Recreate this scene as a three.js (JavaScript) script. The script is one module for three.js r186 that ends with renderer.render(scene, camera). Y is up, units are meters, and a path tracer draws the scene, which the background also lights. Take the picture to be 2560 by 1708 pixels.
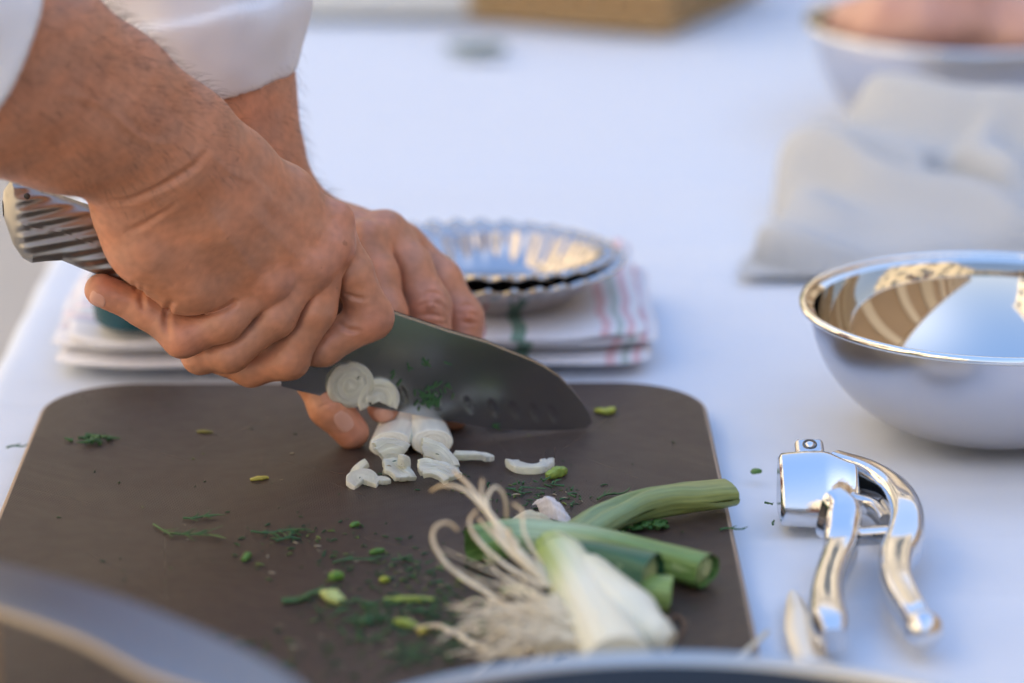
import * as THREE from 'three';
import { mergeGeometries, mergeVertices, toCreasedNormals } from 'three/addons/utils/BufferGeometryUtils.js';
import { ImprovedNoise } from 'three/addons/math/ImprovedNoise.js';
import { RoundedBoxGeometry } from 'three/addons/geometries/RoundedBoxGeometry.js';

// ---------------------------------------------------------------- camera, sky, sun, exposure
const V = (a, b, c) => a.isVector3 ? a.clone() : Array.isArray(a) ? new THREE.Vector3(a[0], a[1], a[2]) : new THREE.Vector3(a, b, c);
const scene = new THREE.Scene();
const camera = new THREE.PerspectiveCamera(11.75, 1024 / 683, 0.1, 200);
camera.position.set(0, 1.313, 1.839);
camera.lookAt(0, 0.757, 0);
camera.focus = 1.668;
camera.userData.fStop = 3.2;
scene.add(camera);
const renderer = new THREE.WebGLRenderer({ antialias: true });
renderer.toneMapping = THREE.LinearToneMapping;
renderer.toneMappingExposure = 2.95;
renderer.shadowMap.enabled = true;

const sunDir = V(0.80, 0.52, 0.36).normalize();
function skyTexture() {
  const W = 512, Hh = 256, d = new Float32Array(W * Hh * 4);
  for (let r = 0; r < Hh; r++) {
    const el = ((r + 0.5) / Hh - 0.5) * Math.PI, y = Math.sin(el);
    for (let c = 0; c < W; c++) {
      const az = ((c + 0.5) / W - 0.5) * 2 * Math.PI, x = Math.cos(az) * Math.cos(el), z = Math.sin(az) * Math.cos(el);
      const t = Math.pow(Math.max(0, Math.min(1, y)), 0.55), mu = x * sunDir.x + y * sunDir.y + z * sunDir.z;
      const glow = 0.3 * Math.pow(Math.max(0, mu), 6);
      const i = (r * W + c) * 4;
      d[i] = (0.40 * (1 - t) + 0.145 * t) + glow; d[i + 1] = (0.44 * (1 - t) + 0.245 * t) + glow * 0.95; d[i + 2] = (0.49 * (1 - t) + 0.47 * t) + glow * 0.85; d[i + 3] = 1;
    }
  }
  const t = new THREE.DataTexture(d, W, Hh, THREE.RGBAFormat, THREE.FloatType);
  t.mapping = THREE.EquirectangularReflectionMapping; t.magFilter = THREE.LinearFilter; t.needsUpdate = true;
  return t;
}
scene.background = skyTexture();
scene.environment = scene.background;
scene.backgroundIntensity = 1; scene.environmentIntensity = 1;
const sun = new THREE.DirectionalLight(new THREE.Color(1, 0.92, 0.80), 5);
sun.position.copy(sunDir).multiplyScalar(30); sun.target.position.set(0, 0, 0);
sun.castShadow = true; sun.shadow.mapSize.set(2048, 2048);
Object.assign(sun.shadow.camera, { left: -25, right: 25, top: 25, bottom: -25, near: 1, far: 80 });
scene.add(sun, sun.target);

// ---------------------------------------------------------------- helpers
const TABLE = 0.75, BOARD = 0.757;
let seed = 7;
const rnd = (a = 1, b) => { seed = (seed * 1664525 + 1013904223) >>> 0; const u = seed / 4294967296; return b === undefined ? u * a : a + u * (b - a); };
const perlin = new ImprovedNoise();
const noise = (x, y, z) => perlin.noise(x + 31.7, y + 17.3, z + 5.9);
const fbm = (x, y, z, o = 4) => { let s = 0, a = 0.5; for (let i = 0; i < o; i++) { s += a * noise(x, y, z); x *= 2.03; y *= 2.03; z *= 2.03; a *= 0.5; } return s; };
const clamp = (x, a = 0, b = 1) => Math.min(b, Math.max(a, x));
const sstep = (a, b, x) => { const t = clamp((x - a) / (b - a)); return t * t * (3 - 2 * t); };
const lerp = (a, b, t) => a + (b - a) * t;
const used = {};
function numbered(n) { used[n] = (used[n] ?? -1) + 1; return used[n] ? n + '_' + String(used[n]).padStart(3, '0') : n; }
function shadows(o) { o.castShadow = o.receiveShadow = true; return o; }
function thing(name, label, category, at = [0, 0, 0], group) {
  const g = new THREE.Group(); g.name = numbered(name); g.position.set(...at);
  g.userData = { label, category }; if (group) g.userData.group = group;
  scene.add(g); return g;
}
function part(name, geo, mat, parent) { const m = shadows(new THREE.Mesh(geo, mat)); m.name = name; parent.add(m); return m; }
function single(name, geo, mat, label, category, group) {
  const m = shadows(new THREE.Mesh(geo, mat)); m.name = numbered(name); m.userData = { label, category }; if (group) m.userData.group = group;
  scene.add(m); return m;
}
function setting(name, geo, mat, kind = 'structure', label) { const m = shadows(new THREE.Mesh(geo, mat)); m.name = name; m.userData = { kind }; if (label) m.userData.label = label; scene.add(m); return m; }
const std = (c, rough = 0.7, extra = {}) => new THREE.MeshStandardMaterial({ color: new THREE.Color().setRGB(...c), roughness: rough, ...extra });
const phy = (c, rough = 0.5, extra = {}) => new THREE.MeshPhysicalMaterial({ color: new THREE.Color().setRGB(...c), roughness: rough, ...extra });
const metal = (c, rough, extra = {}) => std(c, rough, { metalness: 1, ...extra });
const toSRGB = (x) => 255 * clamp(x <= 0.0031308 ? 12.92 * x : 1.055 * Math.pow(x, 1 / 2.4) - 0.055);
function colorTexture(w, h, f, repeat = [1, 1]) {   // f(u, v) -> linear rgb
  const d = new Uint8Array(w * h * 4);
  for (let y = 0; y < h; y++) for (let x = 0; x < w; x++) { const c = f((x + 0.5) / w, (y + 0.5) / h), i = (y * w + x) * 4; d[i] = toSRGB(c[0]); d[i + 1] = toSRGB(c[1]); d[i + 2] = toSRGB(c[2]); d[i + 3] = 255; }
  const t = new THREE.DataTexture(d, w, h); t.colorSpace = THREE.SRGBColorSpace; t.magFilter = THREE.LinearFilter; t.wrapS = t.wrapT = THREE.RepeatWrapping; t.repeat.set(...repeat); t.needsUpdate = true; return t;
}
function grayTexture(w, h, f, repeat = [1, 1]) {
  const d = new Uint8Array(w * h * 4);
  for (let y = 0; y < h; y++) for (let x = 0; x < w; x++) { const c = 255 * clamp(f((x + 0.5) / w, (y + 0.5) / h)), i = (y * w + x) * 4; d[i] = d[i + 1] = d[i + 2] = c; d[i + 3] = 255; }
  const t = new THREE.DataTexture(d, w, h); t.magFilter = THREE.LinearFilter; t.wrapS = t.wrapT = THREE.RepeatWrapping; t.repeat.set(...repeat); t.needsUpdate = true; return t;
}
// periodic noise on the unit square
const tnoise = (u, v, n, s = 0) => { const a = u * 2 * Math.PI, b = v * 2 * Math.PI, r = n / (2 * Math.PI); return noise(r * Math.cos(a) + s, r * Math.sin(a) + r * Math.cos(b) * 1.3, r * Math.sin(b) - s); };
// a surface from a grid of points
function gridGeo(nu, nv, f, { closeU = false, color, uv } = {}) {
  const pos = [], uvs = [], col = [], idx = [];
  for (let i = 0; i <= nu; i++) for (let j = 0; j <= nv; j++) {
    const u = i / nu, v = j / nv, p = f(u, v); pos.push(...(p.toArray ? p.toArray() : p));
    const q = uv ? uv(u, v) : [u, v]; uvs.push(...q);
    if (color) col.push(...color(u, v));
  }
  const at = (i, j) => (closeU && i === nu ? 0 : i) * (nv + 1) + j;
  for (let i = 0; i < nu; i++) for (let j = 0; j < nv; j++) { const a = at(i, j), b = at(i + 1, j), c = at(i + 1, j + 1), d = at(i, j + 1); idx.push(a, b, d, b, c, d); }
  const g = new THREE.BufferGeometry(); g.setAttribute('position', new THREE.Float32BufferAttribute(pos, 3)); g.setAttribute('uv', new THREE.Float32BufferAttribute(uvs, 2));
  if (color) g.setAttribute('color', new THREE.Float32BufferAttribute(col, 3));
  g.setIndex(idx); g.computeVertexNormals(); return g;
}
// a solid swept along a curve. section(t, a) -> [side, lift] in the frame (side, up); caps close the ends
function sweep(points, section, { n = 40, m = 20, up = V(0, 1, 0), color, closed = false, caps = !closed } = {}) {
  const curve = new THREE.CatmullRomCurve3(points.map((p) => V(p)), closed, 'centripetal'), pos = [], uvs = [], col = [], idx = [], L = curve.getLength();
  for (let i = 0; i <= n; i++) {
    const t = i / n, c = curve.getPointAt(t), tg = curve.getTangentAt(t), side = tg.clone().cross(up).normalize(), lift = side.clone().cross(tg).normalize();
    for (let j = 0; j <= m; j++) {
      const a = (j / m) * 2 * Math.PI, [s, l] = section(t, a), p = c.clone().addScaledVector(side, s).addScaledVector(lift, l);
      pos.push(p.x, p.y, p.z); uvs.push(j / m, t * L); if (color) col.push(...color(t, a, p));
    }
  }
  for (let i = 0; i < n; i++) for (let j = 0; j < m; j++) { const a = i * (m + 1) + j, b = a + m + 1; idx.push(a, a + 1, b, a + 1, b + 1, b); }
  if (caps) for (const i of [0, n]) {
    const c = curve.getPointAt(i / n), k = pos.length / 3; pos.push(c.x, c.y, c.z); uvs.push(0.5, i ? L : 0); if (color) col.push(...color(i / n, 0, c));
    const at = i * (m + 1);
    const k2 = pos.length / 3; for (let j = 0; j <= m; j++) { pos.push(...pos.slice((at + j) * 3, (at + j) * 3 + 3)); uvs.push(j / m, i ? L : 0); if (color) col.push(...col.slice((at + j) * 3, (at + j) * 3 + 3)); }
    for (let j = 0; j < m; j++) i ? idx.push(k, k2 + j, k2 + j + 1) : idx.push(k, k2 + j + 1, k2 + j);
  }
  const g = new THREE.BufferGeometry(); g.setAttribute('position', new THREE.Float32BufferAttribute(pos, 3)); g.setAttribute('uv', new THREE.Float32BufferAttribute(uvs, 2));
  if (color) g.setAttribute('color', new THREE.Float32BufferAttribute(col, 3));
  g.setIndex(idx); g.computeVertexNormals(); return g;
}
const ease = (t, stops) => { for (let i = 1; i < stops.length; i++) if (t <= stops[i][0]) return lerp(stops[i - 1][1], stops[i][1], sstep(0, 1, (t - stops[i - 1][0]) / (stops[i][0] - stops[i - 1][0] + 1e-9))); return stops[stops.length - 1][1]; };
const superell = (a, w, h, e = 0.75) => { const c = Math.cos(a), s = Math.sin(a); return [Math.sign(c) * Math.pow(Math.abs(c), e) * w, Math.sign(s) * Math.pow(Math.abs(s), e) * h]; };

// ---------------------------------------------------------------- solids from a distance field (hands, sleeves)
const smin = (a, b, k) => { const h = Math.max(k - Math.abs(a - b), 0) / k; return Math.min(a, b) - h * h * k * 0.25; };
function cone(p, a, b) {   // tapered capsule between [x, y, z, r] joints
  const bx = b[0] - a[0], by = b[1] - a[1], bz = b[2] - a[2], px = p[0] - a[0], py = p[1] - a[1], pz = p[2] - a[2];
  const t = clamp((px * bx + py * by + pz * bz) / (bx * bx + by * by + bz * bz + 1e-12)), x = px - bx * t, y = py - by * t, z = pz - bz * t;
  return Math.sqrt(x * x + y * y + z * z) - lerp(a[3], b[3], t);
}
function chain(p, pts, k) { let d = 1e3; for (let i = 0; i + 1 < pts.length; i++) { const c = cone(p, pts[i], pts[i + 1]); d = i ? smin(d, c, k) : c; } return d; }
function meshField(field, lo, hi, h, detail) {
  const n = [0, 1, 2].map((c) => Math.ceil((hi[c] - lo[c]) / h) + 1), B = 6, N = n[0] * n[1] * n[2], val = new Float32Array(N).fill(1), p = [0, 0, 0];
  const id = (i, j, k) => (k * n[1] + j) * n[0] + i;
  for (let K = 0; K < n[2]; K += B) for (let J = 0; J < n[1]; J += B) for (let I = 0; I < n[0]; I += B) {
    const d = field([lo[0] + (I + B / 2) * h, lo[1] + (J + B / 2) * h, lo[2] + (K + B / 2) * h]), far = Math.abs(d) > B * h * 1.05;
    for (let k = K; k < Math.min(K + B, n[2]); k++) for (let j = J; j < Math.min(J + B, n[1]); j++) for (let i = I; i < Math.min(I + B, n[0]); i++) {
      if (far) { val[id(i, j, k)] = d; continue; }
      p[0] = lo[0] + i * h; p[1] = lo[1] + j * h; p[2] = lo[2] + k * h; val[id(i, j, k)] = field(p);
    }
  }
  const vert = new Int32Array(N).fill(-1), pos = [], idx = [];
  for (let k = 0; k + 1 < n[2]; k++) for (let j = 0; j + 1 < n[1]; j++) for (let i = 0; i + 1 < n[0]; i++) {
    let c = 0, x = 0, y = 0, z = 0, inside = 0;
    const v = (a, b, e) => val[id(i + a, j + b, k + e)];
    for (let m = 0; m < 8; m++) if (v(m & 1, (m >> 1) & 1, m >> 2) < 0) inside++;
    if (!inside || inside === 8) continue;
    for (let ax = 0; ax < 3; ax++) for (let m = 0; m < 4; m++) {
      const o = [0, 0, 0], q1 = (ax + 1) % 3, q2 = (ax + 2) % 3; o[q1] = m & 1; o[q2] = m >> 1; const a = v(...o); o[ax] = 1; const b = v(...o);
      if ((a < 0) !== (b < 0)) { const t = a / (a - b); o[ax] = t; x += o[0]; y += o[1]; z += o[2]; c++; }
    }
    vert[id(i, j, k)] = pos.length / 3; pos.push(lo[0] + (i + x / c) * h, lo[1] + (j + y / c) * h, lo[2] + (k + z / c) * h);
  }
  for (let k = 1; k + 1 < n[2]; k++) for (let j = 1; j + 1 < n[1]; j++) for (let i = 1; i + 1 < n[0]; i++) {
    const a = val[id(i, j, k)];
    for (let ax = 0; ax < 3; ax++) {
      const e = [i, j, k]; e[ax]++; const b = val[id(...e)];
      if ((a < 0) === (b < 0)) continue;
      const q1 = (ax + 1) % 3, q2 = (ax + 2) % 3, at = (s, t) => { const w = [i, j, k]; w[q1] -= s; w[q2] -= t; return vert[id(...w)]; };
      const A = at(1, 1), Bv = at(0, 1), C = at(0, 0), D = at(1, 0);
      if (A < 0 || Bv < 0 || C < 0 || D < 0) continue;
      a < 0 ? idx.push(A, Bv, C, A, C, D) : idx.push(A, C, Bv, A, D, C);
    }
  }
  const e = h * 0.5, grad = (p) => { const g = [0, 0, 0]; for (let c = 0; c < 3; c++) { const q = p.slice(); q[c] += e; const u = field(q); q[c] -= 2 * e; g[c] = u - field(q); } const l = Math.hypot(...g) || 1; return g.map((x) => x / l); };
  const nor = [];
  for (let i = 0; i < pos.length; i += 3) {
    const q = [pos[i], pos[i + 1], pos[i + 2]];
    for (let s = 0; s < 2; s++) { const d = field(q), g = grad(q); for (let c = 0; c < 3; c++) q[c] -= g[c] * d * 0.9; }
    const g = grad(q); nor.push(...g);
    const m = detail ? detail(q, g) : 0;
    for (let c = 0; c < 3; c++) pos[i + c] = q[c] + g[c] * m;
  }
  const g = new THREE.BufferGeometry(); g.setAttribute('position', new THREE.Float32BufferAttribute(pos, 3)); g.setIndex(idx);
  g.userData = { fieldNormal: nor }; g.computeVertexNormals(); return g;
}
function paint(g, f) {
  const p = g.attributes.position, c = new Float32Array(p.count * 3), nn = g.userData.fieldNormal;
  for (let i = 0; i < p.count; i++) { const q = f([p.getX(i), p.getY(i), p.getZ(i)], nn ? [nn[i * 3], nn[i * 3 + 1], nn[i * 3 + 2]] : null); c.set(q, i * 3); }
  g.setAttribute('color', new THREE.BufferAttribute(c, 3)); return g;
}
const segDist = (p, pts) => { let d = 1e3; for (let i = 0; i + 1 < pts.length; i++) { const a = pts[i], b = pts[i + 1]; d = Math.min(d, cone(p, [a[0], a[1], a[2], 0], [b[0], b[1], b[2], 0])); } return d; };
const dist = (p, a) => Math.hypot(p[0] - a[0], p[1] - a[1], p[2] - a[2]);

// ---------------------------------------------------------------- ground, buildings and trees round the table
{
  const paving = colorTexture(512, 512, (u, v) => { const n = 0.5 + 0.5 * tnoise(u, v, 14) + 0.35 * tnoise(u, v, 60, 3); return [0.46 + 0.07 * n, 0.42 + 0.065 * n, 0.36 + 0.06 * n]; }, [60, 60]);
  const g = new THREE.PlaneGeometry(160, 160); g.rotateX(-Math.PI / 2);
  setting('ground', g, std([1, 1, 1], 0.9, { map: paving }));
  const stucco = std([0.52, 0.45, 0.35], 0.9), trim = std([0.62, 0.55, 0.45], 0.85), pane = phy([0.05, 0.06, 0.07], 0.08), shutter = std([0.46, 0.39, 0.29], 0.7), tiles = std([0.3, 0.14, 0.09], 0.85);
  const win = new THREE.BoxGeometry(1.3, 1.9, 0.12), glass = new THREE.BoxGeometry(1.06, 1.62, 0.06), leafG = new THREE.BoxGeometry(0.62, 1.9, 0.06), sill = new THREE.BoxGeometry(1.6, 0.1, 0.24);
  function house(label, w, h, d, at, turn, floors, columns, wallMat) {
    const t = thing('town_house', label, 'building', at); t.rotation.y = turn;
    const b = new THREE.BoxGeometry(w, h, d); b.translate(0, h / 2, -d / 2); part('wall', b, wallMat, t);
    const c = new THREE.BoxGeometry(w + 0.6, 0.35, d + 0.6); c.translate(0, h + 0.175, -d / 2); part('cornice', c, trim, t);
    const r = new THREE.CylinderGeometry(0.1, d * 0.62, 1.6, 4, 1); r.rotateY(Math.PI / 4); r.scale(w / d, 1, 1); r.translate(0, h + 1.15, -d / 2); part('roof', r, tiles, t);
    for (let f = 0; f < floors; f++) for (let k = 0; k < columns; k++) {
      const x = (k + 0.5 - columns / 2) * (w / columns), y = 1.9 + f * (h / floors);
      const f1 = part('window', win, trim, t); f1.position.set(x, y, 0.05);
      const p = part('pane', glass, pane, f1); p.position.z = 0.05;
      const s = part('sill', sill, trim, f1); s.position.set(0, -1.02, 0.09);
      for (const e of [-1, 1]) { const l = part('shutter', leafG, shutter, f1); l.position.set(e * 0.99, 0, 0.03); }
    }
    return t;
  }
  { const t = thing('added_shade_wall', 'added ochre wall out of view, put in to shade the table from its right', 'wall', [2.6, 0, 1]); part('masonry', new THREE.BoxGeometry(0.4, 3.2, 32).translate(0.2, 1.6, 0), std([0.36, 0.27, 0.19], 0.9), t); for (let k = 0; k < 22; k++) part('added_pilaster', new THREE.BoxGeometry(0.1, 3.1, k % 3 ? 0.35 : 0.8).translate(-0.05, 1.55, -15 + k * 1.42), k % 3 ? trim : stucco, t); part('coping', new THREE.BoxGeometry(0.56, 0.1, 32.2).translate(0.2, 3.25, 0), trim, t); }  // unseen wall added to block the sun; pilasters added for mirrored stripes
  house('wide cream stucco house across the square, facing the table', 44, 9.5, 9, [2, 0, -17], 0, 3, 13, stucco);
  house('sunlit cream stucco house along the left side of the square', 26, 9, 8, [-4.8, 0, -1], Math.PI / 2, 3, 8, std([0.62, 0.52, 0.38], 0.9));
  const bark = std([0.10, 0.075, 0.055], 0.95), leafM = std([0.055, 0.10, 0.03], 0.75, { side: THREE.DoubleSide });
  function tree(label, x, z, h) {
    const t = thing('street_tree', label, 'tree', [x, 0, z], 'trees in front of the far house');
    part('trunk', sweep([[0, 0, 0], [0.05, h * 0.3, 0.03], [-0.04, h * 0.62, 0]], (s, a) => [Math.cos(a) * lerp(0.2, 0.09, s), Math.sin(a) * lerp(0.2, 0.09, s)], { n: 8, m: 9, up: V(0, 0, 1) }), bark, t);
    const one = new THREE.PlaneGeometry(0.26, 0.16), m = [], o = new THREE.Object3D();
    const clumps = Array.from({ length: 22 }, () => [rnd(-1, 1) * h * 0.24, h * rnd(0.5, 0.95), rnd(-1, 1) * h * 0.24, rnd(0.5, 0.95)]);
    for (const c of clumps) for (let k = 0; k < 110; k++) { const v = V(rnd(-1, 1), rnd(-1, 1), rnd(-1, 1)).normalize().multiplyScalar(c[3] * Math.cbrt(rnd())); o.position.set(c[0] + v.x, c[1] + v.y * 0.8, c[2] + v.z); o.rotation.set(rnd(6), rnd(6), rnd(6)); o.updateMatrix(); m.push(one.clone().applyMatrix4(o.matrix)); }
    part('crown', mergeGeometries(m), leafM, t);
  }
  [[-6.0, -9.5, 3.4, 'leftmost'], [-3.6, -10.5, 2.8, 'second from the left'], [-0.6, -9.8, 3.1, 'third from the left'], [2.6, -10.4, 2.6, 'fourth from the left'], [5.6, -9.6, 3.3, 'second from the right'], [5.2, -12.4, 3.0, 'rightmost']].forEach(([x, z, h, w]) => tree(`dark green tree in front of the far house, ${w} of the row`, x, z, h));
}

// ---------------------------------------------------------------- white tablecloth
const weave = grayTexture(64, 64, (u, v) => 0.5 + 0.25 * Math.sin(u * 2 * Math.PI * 8) * Math.sin(v * 2 * Math.PI * 8) + 0.2 * Math.sin((u + v) * 2 * Math.PI * 8), [1 / 0.006, 1 / 0.006]);
const clothMat = std([0.70, 0.745, 0.81], 0.92, { bumpMap: weave, bumpScale: 0.00008 });
{
  const X0 = -0.302, X1 = 0.78, Z0 = -1.3, Z1 = 0.95, R = 0.014, drop = 0.34;
  const bend = (s, a, b) => {   // distance along the cloth -> [position, fall]
    const turn = (e) => e <= 0 ? [0, 0] : e < R * Math.PI / 2 ? [R * Math.sin(e / R), R * (1 - Math.cos(e / R))] : [R, R + e - R * Math.PI / 2];
    if (s < a + R) { const [o, f] = turn(a + R - s); return [a + R - o, f]; }
    if (s > b - R) { const [o, f] = turn(s - b + R); return [b - R + o, f]; }
    return [s, 0];
  };
  const ridge = (x, z, x0, z0, ang, w, amp, len) => { const c = Math.cos(ang), s = Math.sin(ang), a = (x - x0) * c + (z - z0) * s, b = -(x - x0) * s + (z - z0) * c; return amp * Math.exp(-(b * b) / (w * w) - (a * a) / (len * len)); };
  const clothTop = (x, z) => {
    let h = -0.0058 + 0.0012 * fbm(x * 4, 0.3, z * 9, 3);
    h += ridge(x, z, 0.15, -0.36, 0.03, 0.05, 0.014, 0.5) - ridge(x, z, 0.1, -0.45, 0.03, 0.045, 0.016, 0.6) + ridge(x, z, 0.1, -0.2, -0.05, 0.03, 0.003, 0.35) - ridge(x, z, 0.2, -0.12, 0.2, 0.02, 0.003, 0.12);
    h += ridge(x, z, -0.27, 0.055, 0.15, 0.012, 0.003, 0.07) + ridge(x, z, -0.28, 0.1, 0.1, 0.014, 0.0025, 0.06) + ridge(x, z, -0.27, 0.15, 0.05, 0.012, 0.002, 0.05);
    h += ridge(x, z, 0.2, 0.12, 0.1, 0.02, 0.002, 0.16) + ridge(x, z, 0.17, 0.22, -0.02, 0.006, 0.0014, 0.1) + ridge(x, z, 0.22, 0.3, 0.0, 0.004, 0.0012, 0.16) + ridge(x, z, 0.2, 0.38, 0.03, 0.01, 0.0018, 0.2);
    h += 0.0010 * Math.sin(z * 75 + 3 * noise(x * 3, 0, z * 3));
    return Math.min(h, -0.0004);
  };
  const g = gridGeo(300, 420, (u, v) => {
    const s = lerp(X0 - drop, X1 + drop, u), q = lerp(Z0 - drop, Z1 + drop, v), [x, fx] = bend(s, X0, X1), [z, fz] = bend(q, Z0, Z1), f = Math.max(fx, fz) + 0.35 * Math.min(fx, fz);
    const flare = sstep(0.02, 0.3, f) * (0.014 * Math.sin((fx > fz ? q : s) * 34) + 0.012 * noise(s * 9, q * 9, 4));
    return [x + (fx > fz ? Math.sign(s) * (flare + 0.02 * sstep(0, 0.3, f)) : 0), TABLE - f + clothTop(x, z) * (1 - sstep(0, 0.05, f)), z + (fz >= fx ? Math.sign(q) * flare : 0)];
  }, { uv: (u, v) => [lerp(X0 - drop, X1 + drop, u), lerp(Z0 - drop, Z1 + drop, v)] });
  clothMat.side = THREE.DoubleSide;
  single('tablecloth', g, clothMat, 'white tablecloth with soft creases spread under everything', 'tablecloth');
}

// ---------------------------------------------------------------- brown cutting board
{
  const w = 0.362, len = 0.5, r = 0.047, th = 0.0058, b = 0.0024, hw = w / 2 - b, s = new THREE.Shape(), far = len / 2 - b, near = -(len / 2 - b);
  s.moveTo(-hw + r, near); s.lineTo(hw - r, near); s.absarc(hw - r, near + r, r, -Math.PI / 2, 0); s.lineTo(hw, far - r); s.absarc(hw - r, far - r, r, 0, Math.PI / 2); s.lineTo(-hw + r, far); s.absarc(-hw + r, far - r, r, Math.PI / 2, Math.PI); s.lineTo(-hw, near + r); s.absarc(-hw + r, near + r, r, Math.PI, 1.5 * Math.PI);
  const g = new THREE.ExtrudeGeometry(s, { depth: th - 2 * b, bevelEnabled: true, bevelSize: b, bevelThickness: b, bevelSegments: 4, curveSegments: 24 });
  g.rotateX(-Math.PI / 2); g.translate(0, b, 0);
  const dots = grayTexture(64, 64, (u, v) => { const c = (a, e) => { const x = ((u - a + 1.5) % 1) - 0.5, y = ((v - e + 1.5) % 1) - 0.5; return Math.exp(-(x * x + y * y) / 0.035); }; return clamp(c(0.25, 0.25) + c(0.75, 0.75)); }, [1 / 0.0017, 1 / 0.0021]);
  const tone = colorTexture(1024, 1024, (u, v) => { const n = tnoise(u, v, 5) + 0.6 * tnoise(u, v, 22, 4) + 0.5 * tnoise(u, v, 110, 8); const k = 1 + 0.10 * n, sp = tnoise(u, v, 170, 2) > 0.62 ? 1.25 : 1; return [0.058 * k * sp, 0.038 * k * sp, 0.028 * k * sp]; }, [1 / 0.3, 1 / 0.3]);
  const m = phy([1, 1, 1], 0.36, { map: tone, bumpMap: dots, bumpScale: 0.0005, specularIntensity: 0.62 });
  const wear = grayTexture(1024, 1024, (u, v) => { let k = 0.82 + 0.14 * tnoise(u, v, 9, 3) + 0.12 * tnoise(u, v, 40, 6); for (let i = 0; i < 26; i++) { const a = 0.4 + 2.2 * Math.abs(Math.sin(i * 12.9)), x = (Math.sin(i * 78.2) * 43758.5) % 1, y = (Math.sin(i * 39.3) * 24634.6) % 1, dx = u - Math.abs(x), dy = v - Math.abs(y), d = dx * Math.sin(a) - dy * Math.cos(a), l = dx * Math.cos(a) + dy * Math.sin(a); if (Math.abs(l) < 0.05 + 0.1 * Math.abs(y)) k -= 0.3 * Math.exp(-Math.pow(d / 0.0012, 2)); } return k; }, [1 / 0.36, 1 / 0.36]);
  m.roughness = 0.46; m.roughnessMap = wear;
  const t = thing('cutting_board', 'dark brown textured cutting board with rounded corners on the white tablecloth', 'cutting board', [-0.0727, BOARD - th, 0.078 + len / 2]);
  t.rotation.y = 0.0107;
  part('board_panel', g, [m, std([0.33, 0.24, 0.165], 0.6, { bumpMap: dots, bumpScale: 0.0003 })], t);
}


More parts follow.
